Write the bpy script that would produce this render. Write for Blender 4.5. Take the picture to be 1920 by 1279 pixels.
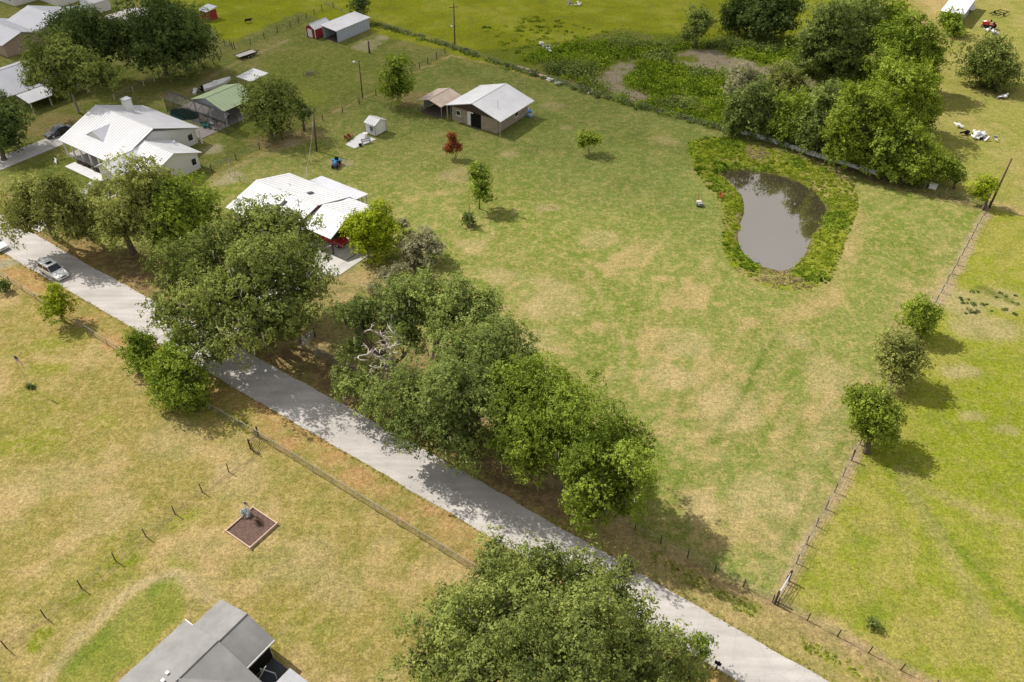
import bpy, math, random
import numpy as np
from mathutils import Matrix, Vector

random.seed(7); rng = np.random.default_rng(7)
scene = bpy.context.scene
for o in list(bpy.data.objects): bpy.data.objects.remove(o)
COL = scene.collection
R = math.radians

# ------------------------------------------------------------------ camera
CAM_H, PITCH, ROLL, FPX, PW, PH = 64.0, R(40.5), R(0.5), 1493.0, 1920.0, 1279.0
cd = bpy.data.cameras.new('camera'); cam = bpy.data.objects.new('camera', cd); COL.objects.link(cam)
cd.sensor_width = 36.0; cd.lens = 36.0 * FPX / PW; cd.clip_start = 1.0; cd.clip_end = 9000.0
cam.matrix_world = Matrix.Translation((0, 0, CAM_H)) @ Matrix.Rotation(R(90) - PITCH, 4, 'X') @ Matrix.Rotation(ROLL, 4, 'Z')
scene.camera = cam

# ------------------------------------------------------------------ light
SUN_AZ, SUN_EL = R(148.0), R(47.0)      # direction the light comes from (math angle from +X) and its elevation
world = bpy.data.worlds.new('World'); scene.world = world; world.use_nodes = True
nt = world.node_tree; nt.nodes.clear()
def N(t, k, **kw):
    n = t.nodes.new(k)
    for a, b in kw.items(): setattr(n, a, b)
    return n
wo = N(nt, 'ShaderNodeOutputWorld'); bg = N(nt, 'ShaderNodeBackground')
sky = N(nt, 'ShaderNodeTexSky', sky_type='NISHITA', sun_disc=False)
sky.sun_elevation = SUN_EL; sky.sun_rotation = R(90) - SUN_AZ; sky.air_density = 1.0; sky.dust_density = 2.5; sky.ozone_density = 1.0
tc = N(nt, 'ShaderNodeTexCoord'); cn = N(nt, 'ShaderNodeTexNoise'); cn.inputs['Scale'].default_value = 2.2; cn.inputs['Detail'].default_value = 6
cr = N(nt, 'ShaderNodeMapRange'); cr.inputs[1].default_value = 0.36; cr.inputs[2].default_value = 0.58; cr.inputs[3].default_value = 0.35; cr.inputs[4].default_value = 0.95
mx = N(nt, 'ShaderNodeMixRGB'); mx.inputs[2].default_value = (6.6, 6.5, 6.5, 1)     # broken bright cloud
nt.links.new(tc.outputs['Generated'], cn.inputs['Vector']); nt.links.new(cn.outputs['Fac'], cr.inputs[0])
nt.links.new(cr.outputs[0], mx.inputs[0]); nt.links.new(sky.outputs[0], mx.inputs[1])
nt.links.new(mx.outputs[0], bg.inputs['Color']); bg.inputs['Strength'].default_value = 0.090
nt.links.new(bg.outputs[0], wo.inputs['Surface'])
sd = bpy.data.lights.new('sun', 'SUN'); sun = bpy.data.objects.new('sun', sd); COL.objects.link(sun)
sd.energy = 4.2; sd.angle = R(0.6); sd.color = (1.0, 0.96, 0.90)
sdir = Vector((math.cos(SUN_AZ) * math.cos(SUN_EL), math.sin(SUN_AZ) * math.cos(SUN_EL), math.sin(SUN_EL)))
sun.rotation_euler = sdir.to_track_quat('Z', 'Y').to_euler(); sun.location = (-60, 60, 90)
scene.view_settings.view_transform = 'Standard'; scene.view_settings.look = 'None'
scene.view_settings.gamma = 1.0; scene.view_settings.exposure = 0.30; scene.view_settings.use_curve_mapping = False
scene.render.engine = 'CYCLES'
scene.cycles.use_denoising = True
scene.cycles.max_bounces = 6; scene.cycles.transparent_max_bounces = 12

# (a real cloud that dims the far half of the land is built after the ground)

# ------------------------------------------------------------------ frames of reference
# the land is surveyed along the road: u runs along it, v away from it
TH = R(-34.0)
UX, UY = math.cos(TH), math.sin(TH); VX, VY = -math.sin(TH), math.cos(TH)
def W(u, v, z=0.0): return (u * UX + v * VX, u * UY + v * VY, z)
_c, _s, _cp, _sp = math.cos(ROLL), math.sin(ROLL), math.cos(PITCH), math.sin(PITCH)
def at(px, py, z=0.0):
    """place on the land (at height z) that the survey photograph shows at px, py"""
    x = (px - PW / 2) / FPX; y = -(py - PH / 2) / FPX
    x, y = _c * x - _s * y, _s * x + _c * y
    dx, dy, dz = x, _cp + y * _sp, -_sp + y * _cp
    t = (z - CAM_H) / dz
    return (dx * t, dy * t, z)
def uv(px, py, z=0.0):
    x, y, _ = at(px, py, z); return (x * UX + y * UY, x * VX + y * VY)
def depth(p): return p[1] * _cp - (p[2] - CAM_H) * _sp
def ppm(p): return FPX / depth(p)
def rise(base, top_y):
    b = at(*base); lo, hi = 0, 30
    for _ in range(40):
        m = (lo + hi) / 2
        yy = (b[1] * _sp + (m - CAM_H) * _cp) / (b[1] * _cp - (m - CAM_H) * _sp) * FPX
        if PH / 2 - yy > top_y: lo = m
        else: hi = m
    return lo

# ------------------------------------------------------------------ materials
MATS = {}
def mat(name, col, rough=0.8, spec=0.3, metal=0.0, var=0.12, vscale=1.5, bump=0.0, bscale=8.0, coat=0.0, col2=None):
    if name in MATS: return MATS[name]
    m = bpy.data.materials.new(name); m.use_nodes = True; t = m.node_tree; b = t.nodes['Principled BSDF']
    b.inputs['Roughness'].default_value = rough; b.inputs['Specular IOR Level'].default_value = spec; b.inputs['Metallic'].default_value = metal
    b.inputs['Coat Weight'].default_value = coat
    tcn = N(t, 'ShaderNodeTexCoord'); no = N(t, 'ShaderNodeTexNoise'); no.inputs['Scale'].default_value = vscale; no.inputs['Detail'].default_value = 6; no.inputs['Roughness'].default_value = 0.65
    t.links.new(tcn.outputs['Object'], no.inputs['Vector'])
    rp = N(t, 'ShaderNodeValToRGB'); rp.color_ramp.elements[0].position = 0.3; rp.color_ramp.elements[1].position = 0.7
    c2 = col2 or tuple(min(1, c * (1 + var)) for c in col)
    rp.color_ramp.elements[0].color = (*[c * (1 - var) for c in col], 1); rp.color_ramp.elements[1].color = (*c2, 1)
    t.links.new(no.outputs['Fac'], rp.inputs[0]); t.links.new(rp.outputs[0], b.inputs['Base Color'])
    if bump:
        n2 = N(t, 'ShaderNodeTexNoise'); n2.inputs['Scale'].default_value = bscale; n2.inputs['Detail'].default_value = 4
        t.links.new(tcn.outputs['Object'], n2.inputs['Vector'])
        bp = N(t, 'ShaderNodeBump'); bp.inputs['Strength'].default_value = bump; bp.inputs['Distance'].default_value = 0.05
        t.links.new(n2.outputs['Fac'], bp.inputs['Height']); t.links.new(bp.outputs[0], b.inputs['Normal'])
    MATS[name] = m; return m

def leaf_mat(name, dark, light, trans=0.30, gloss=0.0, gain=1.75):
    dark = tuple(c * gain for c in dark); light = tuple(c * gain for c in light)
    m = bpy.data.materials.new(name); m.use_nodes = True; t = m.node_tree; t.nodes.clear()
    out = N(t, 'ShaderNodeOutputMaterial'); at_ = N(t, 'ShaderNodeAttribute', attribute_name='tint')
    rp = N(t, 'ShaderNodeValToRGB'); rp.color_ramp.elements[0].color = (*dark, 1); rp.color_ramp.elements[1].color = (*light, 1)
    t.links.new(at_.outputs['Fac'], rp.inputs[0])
    d = N(t, 'ShaderNodeBsdfDiffuse'); tr = N(t, 'ShaderNodeBsdfTranslucent'); g = N(t, 'ShaderNodeBsdfGlossy'); g.inputs['Roughness'].default_value = 0.45
    hs = N(t, 'ShaderNodeHueSaturation'); hs.inputs['Value'].default_value = 1.25; hs.inputs['Saturation'].default_value = 1.15
    t.links.new(rp.outputs[0], d.inputs[0]); t.links.new(rp.outputs[0], hs.inputs['Color']); t.links.new(hs.outputs[0], tr.inputs[0])
    m1 = N(t, 'ShaderNodeMixShader'); m1.inputs[0].default_value = trans; m2 = N(t, 'ShaderNodeMixShader'); m2.inputs[0].default_value = gloss
    t.links.new(d.outputs[0], m1.inputs[1]); t.links.new(tr.outputs[0], m1.inputs[2]); t.links.new(m1.outputs[0], m2.inputs[1]); t.links.new(g.outputs[0], m2.inputs[2])
    t.links.new(m2.outputs[0], out.inputs['Surface']); MATS[name] = m; return m
def mesh_screen_mat(name, col, clear):
    m = bpy.data.materials.new(name); m.use_nodes = True; t = m.node_tree; b = t.nodes['Principled BSDF']
    b.inputs['Base Color'].default_value = (*col, 1); b.inputs['Roughness'].default_value = 0.6; b.inputs['Metallic'].default_value = 0.3
    b.inputs['Alpha'].default_value = 1 - clear
    MATS[name] = m; return m

WHITE_ROOF = mat('white_metal_roof', (0.66, 0.655, 0.66), 0.55, 0.3, var=0.09, vscale=0.35)
GREY_ROOF = mat('pale_grey_metal_roof', (0.56, 0.56, 0.59), 0.55, 0.3, var=0.09, vscale=0.3)
BRIGHT_ROOF = mat('bright_white_metal_roof', (0.67, 0.665, 0.66), 0.55, 0.3, var=0.09, vscale=0.4)
TAN_ROOF = mat('faded_tan_metal_roof', (0.55, 0.44, 0.35), 0.55, 0.4, var=0.14, vscale=0.5)
GREEN_ROOF = mat('sage_green_metal_roof', (0.36, 0.44, 0.26), 0.5, 0.4, var=0.08, vscale=0.4)
SHINGLE = mat('grey_shingle_roof', (0.25, 0.242, 0.232), 0.9, 0.2, var=0.2, vscale=0.45, bump=0.3, bscale=14)
WHITE_WALL = mat('white_painted_wall', (0.70, 0.68, 0.65), 0.8, 0.3, var=0.04, vscale=0.5)
CREAM_WALL = mat('cream_wall', (0.58, 0.54, 0.47), 0.85, 0.2, var=0.06, vscale=0.6)
TAN_WALL = mat('tan_wall', (0.42, 0.32, 0.25), 0.85, 0.2, var=0.08, vscale=0.6)
BROWN = mat('dark_brown_paint', (0.085, 0.055, 0.045), 0.8, 0.2, var=0.15)
BRICK = mat('red_brown_brick_wall', (0.20, 0.075, 0.055), 0.9, 0.2, var=0.2, vscale=4)
WEATHERED = mat('weathered_grey_wood', (0.37, 0.305, 0.25), 0.9, 0.15, var=0.3, vscale=3.0)
DARKWOOD = mat('dark_post_wood', (0.07, 0.05, 0.04), 0.9, 0.15, var=0.3, vscale=4)
POLEWOOD = mat('tarred_pole_wood', (0.11, 0.075, 0.055), 0.9, 0.15, var=0.25, vscale=3)
PALEWOOD = mat('pale_lumber', (0.62, 0.46, 0.34), 0.8, 0.2, var=0.15, vscale=3)
RED = mat('red_barn_paint', (0.32, 0.035, 0.04), 0.7, 0.3, var=0.1)
WTRIM = mat('white_trim', (0.78, 0.77, 0.75), 0.6, 0.3, var=0.04)
GREYMETAL = mat('galvanised_grey_metal', (0.42, 0.44, 0.48), 0.5, 0.5, metal=0.2, var=0.1)
BLUEGREY = mat('blue_grey_sheet_metal', (0.44, 0.47, 0.54), 0.5, 0.4, var=0.06)
DARK = mat('dark_interior', (0.015, 0.014, 0.014), 0.9, 0.1)
GLASS = mat('dark_window_glass', (0.02, 0.025, 0.03), 0.08, 0.6, var=0.05)
RUBBER = mat('black_rubber', (0.015, 0.015, 0.016), 0.8, 0.2)
CHROME = mat('bright_alloy', (0.6, 0.6, 0.62), 0.3, 0.5, metal=0.8)
CARWHITE = mat('white_car_paint', (0.86, 0.86, 0.85), 0.25, 0.5, coat=0.6, var=0.02)
CARBLACK = mat('black_car_paint', (0.012, 0.012, 0.016), 0.2, 0.5, coat=0.8, var=0.02)
CARGREY = mat('silver_grey_car_paint', (0.36, 0.37, 0.38), 0.25, 0.5, coat=0.6, var=0.02)
CARRED = mat('red_car_paint', (0.42, 0.02, 0.025), 0.25, 0.5, coat=0.6, var=0.03)
LAMP = mat('lamp_lens', (0.55, 0.56, 0.58), 0.15, 0.6)
REDLENS = mat('red_lens', (0.35, 0.02, 0.02), 0.2, 0.5)
CONCRETE = mat('pale_concrete', (0.50, 0.475, 0.44), 0.9, 0.2, var=0.14, vscale=0.6, bump=0.15)
WHITECON = mat('whitish_patio_concrete', (0.66, 0.65, 0.64), 0.85, 0.2, var=0.08, vscale=0.8)
PAVER = mat('mauve_grey_pool_deck', (0.30, 0.26, 0.24), 0.9, 0.2, var=0.12, vscale=1.2)
MULCH = mat('brown_mulch', (0.135, 0.085, 0.068), 0.95, 0.1, var=0.4, vscale=5, bump=0.8, bscale=12)
POOLWATER = mat('teal_pool_water', (0.014, 0.042, 0.042), 0.06, 0.5, var=0.1)
BARK = mat('grey_brown_bark', (0.135, 0.105, 0.082), 0.95, 0.1, var=0.3, vscale=3, bump=0.6, bscale=10)
PALEBARK = mat('pale_bark', (0.33, 0.28, 0.23), 0.9, 0.1, var=0.2, vscale=3)
DEADWOOD = mat('bleached_dead_wood', (0.55, 0.49, 0.43), 0.9, 0.1, var=0.2, vscale=3)
ORANGE = mat('orange_plastic', (0.55, 0.09, 0.03), 0.5, 0.4)
CEDAR = mat('red_cedar_wood', (0.33, 0.11, 0.06), 0.7, 0.3, var=0.15)
BLUE = mat('bright_blue_plastic', (0.03, 0.20, 0.42), 0.35, 0.5)
TEAL = mat('teal_canvas', (0.03, 0.16, 0.15), 0.7, 0.3)
WIRE = mat('dull_fence_wire', (0.28, 0.27, 0.25), 0.6, 0.4, metal=0.3)
CHAINLINK = mesh_screen_mat('chain_link_wire', (0.26, 0.24, 0.21), 0.62)
HOGWIRE = mesh_screen_mat('woven_field_wire', (0.25, 0.23, 0.20), 0.88)
SCREEN = mesh_screen_mat('dark_insect_screen', (0.05, 0.05, 0.055), 0.60)
WRECKWHITE = mat('chalky_white_scrap', (0.72, 0.71, 0.70), 0.7, 0.3, var=0.15, vscale=3)
GREYSCRAP = mat('grey_scrap', (0.25, 0.25, 0.27), 0.7, 0.3, var=0.3, vscale=3)

L_OAK = leaf_mat('live_oak_leaves', (0.040, 0.054, 0.014), (0.222, 0.250, 0.068))
L_OAK2 = leaf_mat('bluish_oak_leaves', (0.038, 0.058, 0.016), (0.208, 0.242, 0.068))
L_GREEN = leaf_mat('fresh_green_leaves', (0.046, 0.074, 0.009), (0.218, 0.265, 0.044), 0.32)
L_YEL = leaf_mat('yellow_green_leaves', (0.080, 0.108, 0.008), (0.280, 0.318, 0.026), 0.32)
L_LEAFY = leaf_mat('light_leafy_green', (0.058, 0.085, 0.009), (0.232, 0.275, 0.044), 0.32)
L_OLIVE = leaf_mat('olive_weeping_leaves', (0.054, 0.062, 0.015), (0.272, 0.285, 0.086), 0.30)
L_DARK = leaf_mat('dark_evergreen_leaves', (0.022, 0.038, 0.011), (0.120, 0.152, 0.045), 0.32)
L_SILVER = leaf_mat('grey_olive_leaves', (0.085, 0.086, 0.042), (0.290, 0.275, 0.165), 0.35)
L_RED = leaf_mat('rust_red_leaves', (0.085, 0.026, 0.012), (0.285, 0.110, 0.046), 0.3)
L_MOSS = leaf_mat('spanish_moss_strands', (0.140, 0.130, 0.095), (0.300, 0.280, 0.210), 0.3, 0.0)
L_MARSH = leaf_mat('rank_marsh_leaves', (0.026, 0.055, 0.005), (0.225, 0.285, 0.036), 0.3)
L_GRASSY = leaf_mat('bright_bank_grass', (0.075, 0.105, 0.010), (0.250, 0.285, 0.036), 0.3)
L_DRY = leaf_mat('dry_straw_grass', (0.130, 0.105, 0.050), (0.340, 0.280, 0.155), 0.25)
L_FLOWER = leaf_mat('pink_blue_flowers', (0.10, 0.26, 0.24), (0.42, 0.26, 0.28), 0.2)

# ------------------------------------------------------------------ mesh helpers
class MB:
    def __init__(s): s.v = []; s.f = []
    def quad(s, a, b, c, d): n = len(s.v); s.v += [a, b, c, d]; s.f.append((n, n + 1, n + 2, n + 3))
    def poly(s, pts): n = len(s.v); s.v += list(pts); s.f.append(tuple(range(n, n + len(pts))))
    def prism(s, pts, z0, z1):
        n = len(s.v); k = len(pts)
        s.v += [(p[0], p[1], z0) for p in pts] + [(p[0], p[1], z1) for p in pts]
        s.f.append(tuple(range(n + k - 1, n - 1, -1))); s.f.append(tuple(range(n + k, n + 2 * k)))
        for i in range(k): j = (i + 1) % k; s.f.append((n + i, n + j, n + k + j, n + k + i))
    def box(s, x0, x1, y0, y1, z0, z1): s.prism([(x0, y0), (x1, y0), (x1, y1), (x0, y1)], z0, z1)
    def slab(s, pts, th, nrm=None):
        """thick plate on a polygon of 3-D points"""
        a, b, c = [Vector(p) for p in pts[:3]]; nn = (b - a).cross(c - a).normalized()
        if nn.z < 0: nn = -nn; pts = list(pts)[::-1]
        k = len(pts); n = len(s.v)
        s.v += [tuple(Vector(p) - nn * th) for p in pts] + [tuple(p) for p in pts]
        s.f.append(tuple(range(n + k - 1, n - 1, -1))); s.f.append(tuple(range(n + k, n + 2 * k)))
        for i in range(k): j = (i + 1) % k; s.f.append((n + i, n + j, n + k + j, n + k + i))
    def tube(s, pts, rads, sides=7, cap=True):
        n0 = len(s.v); pts = [Vector(p) for p in pts]
        if not hasattr(rads, '__len__'): rads = [rads] * len(pts)
        for i, p in enumerate(pts):
            d = (pts[min(i + 1, len(pts) - 1)] - pts[max(i - 1, 0)]).normalized()
            x = d.orthogonal().normalized() if abs(d.z) > .99 else d.cross(Vector((0, 0, 1))).normalized()
            y = d.cross(x)
            for k in range(sides):
                a = 2 * math.pi * k / sides; s.v.append(tuple(p + (x * math.cos(a) + y * math.sin(a)) * rads[i]))
        for i in range(len(pts) - 1):
            for k in range(sides):
                a = n0 + i * sides + k; b = n0 + i * sides + (k + 1) % sides; s.f.append((a, b, b + sides, a + sides))
        if cap:
            s.f.append(tuple(range(n0 + sides - 1, n0 - 1, -1))); e = n0 + (len(pts) - 1) * sides; s.f.append(tuple(range(e, e + sides)))
    def loft(s, rings, cap=True):
        n0 = len(s.v); k = len(rings[0])
        for r in rings: s.v += [tuple(p) for p in r]
        for i in range(len(rings) - 1):
            for j in range(k):
                a = n0 + i * k + j; b = n0 + i * k + (j + 1) % k; s.f.append((a, b, b + k, a + k))
        if cap: s.f.append(tuple(range(n0 + k - 1, n0 - 1, -1))); e = n0 + (len(rings) - 1) * k; s.f.append(tuple(range(e, e + k)))
    def data(s, name, smooth=False):
        me = bpy.data.meshes.new(name); me.from_pydata(s.v, [], s.f); me.update()
        if smooth: me.polygons.foreach_set('use_smooth', [True] * len(me.polygons))
        return me
    def build(s, name, m, parent=None, smooth=False, fix=True):
        import bmesh
        me = s.data(name, smooth)
        if fix:
            b = bmesh.new(); b.from_mesh(me); bmesh.ops.recalc_face_normals(b, faces=b.faces); b.to_mesh(me); b.free()
        return link(name, me, m, parent)
def link(name, me, m, parent=None):
    if m is not None and not me.materials: me.materials.append(m)
    o = bpy.data.objects.new(name, me); COL.objects.link(o)
    if parent is not None: o.parent = parent
    return o
def tag(o, label=None, cat=None, group=None, kind=None):
    if label: o['label'] = label
    if cat: o['category'] = cat
    if group: o['group'] = group
    if kind: o['kind'] = kind
    return o
def thing(name, label, cat, loc, rz=TH, group=None):
    o = bpy.data.objects.new(name, None); COL.objects.link(o); o.empty_display_size = 0.3
    o.location = loc; o.rotation_euler = (0, 0, rz)
    return tag(o, label, cat, group)
def copy_tree(o, parent=None):
    c = o.copy(); COL.objects.link(c); c.parent = parent
    for ch in [x for x in bpy.data.objects if x.parent == o]: copy_tree(ch, c)
    return c
def np_mesh(name, verts, faces4, m, parent=None, tint=None, kind=None):
    """verts (n,3), faces (k,4) -> one mesh object"""
    me = bpy.data.meshes.new(name); nv, nf = len(verts), len(faces4); w = faces4.shape[1]
    me.vertices.add(nv); me.vertices.foreach_set('co', np.ascontiguousarray(verts, dtype=np.float32).ravel())
    me.loops.add(nf * w); me.loops.foreach_set('vertex_index', np.ascontiguousarray(faces4, dtype=np.int32).ravel())
    me.polygons.add(nf); me.polygons.foreach_set('loop_start', np.arange(0, nf * w, w, dtype=np.int32))
    me.update(calc_edges=True)
    if tint is not None:
        a = me.attributes.new('tint', 'FLOAT', 'POINT'); a.data.foreach_set('value', np.ascontiguousarray(tint, dtype=np.float32))
    o = link(name, me, m, parent)
    if kind: o['kind'] = kind
    return o

# ------------------------------------------------------------------ numpy noise / masks
def vnoise(x, y, scale, seed, octaves=3):
    out = np.zeros_like(x); amp = 1.0; tot = 0
    for k in range(octaves):
        g = np.random.default_rng(seed * 17 + k).random((256, 256))
        X = x / scale * 2 ** k + 1000; Y = y / scale * 2 ** k + 1000
        xi = np.floor(X).astype(int); yi = np.floor(Y).astype(int); fx = X - xi; fy = Y - yi
        fx = fx * fx * (3 - 2 * fx); fy = fy * fy * (3 - 2 * fy)
        a = g[xi % 256, yi % 256]; b = g[(xi + 1) % 256, yi % 256]; c = g[xi % 256, (yi + 1) % 256]; d = g[(xi + 1) % 256, (yi + 1) % 256]
        out += amp * ((a * (1 - fx) + b * fx) * (1 - fy) + (c * (1 - fx) + d * fx) * fy); tot += amp; amp *= 0.55
    return out / tot
def seg_dist(x, y, p, q):
    px, py = p; qx, qy = q; dx, dy = qx - px, qy - py; L = dx * dx + dy * dy + 1e-9
    t = np.clip(((x - px) * dx + (y - py) * dy) / L, 0, 1)
    return np.hypot(x - px - t * dx, y - py - t * dy)
def poly_sd(x, y, P):
    """signed distance, + inside"""
    d = np.full_like(x, 1e9); ins = np.zeros(x.shape, bool); n = len(P)
    for i in range(n):
        p, q = P[i], P[(i + 1) % n]; d = np.minimum(d, seg_dist(x, y, p, q))
        c = ((p[1] > y) != (q[1] > y)) & (x < (q[0] - p[0]) * (y - p[1]) / (q[1] - p[1] + 1e-12) + p[0]); ins ^= c
    return np.where(ins, d, -d)
def PX(*pts): return [at(a, b)[:2] for a, b in pts]
def smooth(a, lo, hi): t = np.clip((a - lo) / (hi - lo), 0, 1); return t * t * (3 - 2 * t)

def chaikin(P, n=2):
    for _ in range(n): P = [q for a, b in zip(P, P[1:] + P[:1]) for q in ((a[0] * .75 + b[0] * .25, a[1] * .75 + b[1] * .25), (a[0] * .25 + b[0] * .75, a[1] * .25 + b[1] * .75))]
    return P
POND = [at(a_, b_, -.55)[:2] for a_, b_ in ((1350, 327), (1368, 318), (1405, 320), (1440, 325), (1490, 337), (1530, 358), (1548, 385), (1549, 402), (1538, 425), (1520, 445), (1516, 468), (1500, 492), (1472, 510), (1445, 505), (1420, 495), (1395, 480), (1384, 455), (1383, 430), (1394, 405), (1396, 384), (1390, 364), (1370, 346))]
BANK = PX((1290, 285), (1290, 268), (1330, 257), (1375, 258), (1420, 268), (1470, 283), (1530, 305), (1585, 328), (1608, 355), (1610, 392), (1595, 430), (1580, 470), (1568, 510), (1550, 533), (1500, 547), (1450, 541), (1400, 522), (1370, 500), (1352, 455), (1356, 410), (1352, 380), (1315, 340))
POND, BANK = chaikin(POND), chaikin(BANK, 1)
MARSH = PX((880, 95), (960, 130), (1110, 178), (1250, 218), (1380, 252), (1500, 288), (1660, 330), (1720, 250), (1700, 170), (1640, 120), (1500, 75), (1420, 60), (1330, 70), (1240, 62), (1160, 55), (1060, 75), (980, 85))
MUD1 = PX((1262, 100), (1300, 92), (1350, 95), (1362, 108), (1400, 112), (1420, 122), (1460, 125), (1455, 140), (1400, 140), (1360, 138), (1330, 130), (1290, 125), (1262, 118))
MUD2 = PX((1112, 148), (1150, 118), (1195, 110), (1190, 130), (1160, 145), (1175, 165), (1215, 180), (1210, 192), (1150, 176))
MUD3 = PX((1485, 150), (1515, 138), (1540, 150), (1538, 170), (1505, 172))
ROAD_LO, ROAD_UP = 37.0, 42.1

# ------------------------------------------------------------------ ground sheet with its own colours
def build_ground():
    x0, x1, y0, y1, c = -152.0, 158.0, 18.0, 236.0, 0.52
    xs = np.arange(x0, x1 + c, c); ys = np.arange(y0, y1 + c, c); nx, ny = len(xs), len(ys)
    X, Y = np.meshgrid(xs, ys, indexing='ij'); X = X.ravel(); Y = Y.ravel()
    U = X * UX + Y * UY; V = X * VX + Y * VY
    wx = X + (vnoise(X, Y, 3.5, 1) - .5) * 3.0; wy = Y + (vnoise(X, Y, 3.5, 2) - .5) * 3.0     # ragged borders
    wU = wx * UX + wy * UY; wV = wx * VX + wy * VY
    big = vnoise(X, Y, 22, 3, 3); med = vnoise(X, Y, 6, 4, 4); fin = vnoise(X, Y, 1.6, 5, 3)
    # streaks along the mowing direction (v)
    strk = vnoise(U * 2.2, V * 0.35, 4.0, 6, 3); strk2 = vnoise(U * 0.4, V * 1.8, 4.0, 7, 3)
    C = np.zeros((len(X), 3))
    def col(a): return np.array(a, float)[None, :]
    def lay(color, m): nonlocal C; C = C * (1 - m[:, None]) + col(color) * m[:, None]
    TAN, STRAW = (0.405, 0.298, 0.158), (0.455, 0.350, 0.210)
    OLIVE, GREEN, LIME, DEEP = (0.275, 0.226, 0.076), (0.205, 0.205, 0.034), (0.262, 0.290, 0.026), (0.120, 0.150, 0.030)
    # general dry pasture
    C += col(OLIVE); lay(TAN, smooth(med * .55 + big * .25 + fin * .2, .44, .55) * .85)
    lay(GREEN, smooth(vnoise(X, Y, 9, 11, 3), .56, .70) * .55)
    # ---- the mown lot
    fu = -2.2 + (V - 45.6) * (3.0 / 85)                                                       # the right-hand fence line
    lot = smooth(np.minimum(np.minimum(wU + 105.5, fu + (wU - U) * 0 - U), np.minimum(wV - 45.6, 132.5 - wV)), -.3, .6)
    base = np.ones_like(C) * col((0.205, 0.232, 0.066))
    tanm = smooth(med * .42 + strk * .30 + fin * .28, .465, .585)
    px_band = smooth(V, 104, 84) * smooth(U, -86, -66)                                       # dry middle and front
    rightdry = smooth(U, -42, -14) * smooth(V, 122, 104)
    dry = np.clip(.12 + .66 * np.maximum(px_band, rightdry * .8), 0, 1)
    L = base * (1 - (tanm * dry)[:, None]) + col(TAN) * (tanm * dry)[:, None]
    gm = smooth(vnoise(X, Y, 7, 12, 3) * .6 + strk * .4, .50, .60) * .75
    L = L * (1 - gm[:, None]) + col((0.150, 0.198, 0.036)) * gm[:, None]
    rear = smooth(V, 84, 108) * smooth(U, -16, -36) * .8                                     # greener towards the back
    gg = np.ones_like(L) * col((0.140, 0.176, 0.050)) * (0.72 + .56 * med[:, None]); tr_ = smooth(vnoise(X, Y, 5, 23, 3) * .6 + fin * .4, .52, .64) * .45; gg = gg * (1 - tr_[:, None]) + col((0.255, 0.232, 0.092)) * tr_[:, None]
    L = L * (1 - rear[:, None]) + gg * rear[:, None]
    C = C * (1 - lot[:, None]) + L * lot[:, None]
    # ---- neighbour's yards, left
    ny_ = smooth(-105.8 - wU, -.3, .8) * smooth(wV - 43, 0, 1) * smooth(137 - wV, 0, 1)
    nb = np.ones_like(C) * col((0.150, 0.176, 0.046)) * (0.72 + .56 * med[:, None]); tm = smooth(med * .6 + fin * .4, .50, .64) * .5
    nb = nb * (1 - tm[:, None]) + col((0.235, 0.190, 0.095)) * tm[:, None]
    C = C * (1 - ny_[:, None]) + nb * ny_[:, None]
    # ---- lime pastures
    rp = smooth((U * .6 + wU * .4) - fu - .4, 0, .8) * smooth(131.5 - wV, 0, 1) * smooth(wV - 46.2, 0, 1)
    rc = np.ones_like(C) * col((0.240, 0.258, 0.036)); t1 = smooth(med * .5 + fin * .3 + vnoise(X, Y, 12, 22, 2) * .2, .47, .60) * (.5 + .25 * smooth(V, 75, 55))
    rc = rc * (1 - t1[:, None]) + col((0.315, 0.268, 0.085)) * t1[:, None]; t2 = smooth(vnoise(X, Y, 14, 21, 2), .52, .7) * .6
    rc = rc * (1 - t2[:, None]) + col((0.200, 0.240, 0.016)) * t2[:, None]
    C = C * (1 - rp[:, None]) + rc * rp[:, None]
    tp = np.maximum(smooth(wV - 132.5, 0, 1) * smooth(-40 - wU, 0, 8), smooth(poly_sd(wx, wy, PX((250, -40), (604, -40), (604, 3), (430, 85), (400, 70), (395, 50), (330, 20))), 0, 1.5))
    tcl = np.ones_like(C) * col((0.228, 0.250, 0.018)) * (0.70 + .60 * med[:, None]); t3 = smooth(med, .52, .7) * .35
    tcl = tcl * (1 - t3[:, None]) + col((0.30, 0.28, 0.07)) * t3[:, None]
    C = C * (1 - tp[:, None]) + tcl * tp[:, None]
    rr = smooth(wV - 131.8, 0, 1) * smooth(wU + 26, 0, 8)                                      # tan pasture, far right
    rrc = np.ones_like(C) * col((0.250, 0.248, 0.066)); t4 = smooth(med * .6 + fin * .4, .46, .62) * .5
    rrc = rrc * (1 - t4[:, None]) + col((0.345, 0.275, 0.125)) * t4[:, None]
    C = C * (1 - rr[:, None]) + rrc * rr[:, None]
    # ---- marsh and mud
    ms = smooth(poly_sd(wx, wy, MARSH), -1, 2); lay((0.120, 0.150, 0.022), ms * .9); lay((0.17, 0.13, 0.07), ms * smooth(med, .56, .68) * .6)
    for P in (MUD1, MUD2, MUD3): lay((0.27, 0.22, 0.185), smooth(poly_sd(wx, wy, P) + (fin - .5) * 3, -.6, .8) * smooth(med * .5 + fin * .5, .30, .46))
    # ---- verges of the road
    vl = smooth(wV - 33.4, 0, .6) * smooth(37.6 - V, 0, .5) * smooth(8 - wU, 0, 4)
    lay((0.385, 0.225, 0.115), vl * smooth(med * .5 + fin * .5, .38, .52) * .8); lay((0.24, 0.215, 0.06), vl * smooth(vnoise(X, Y, 3, 41, 3), .54, .64) * .45)
    vu = smooth(V - 41.6, 0, .5) * smooth(46.2 - wV, 0, 1.0)
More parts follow.
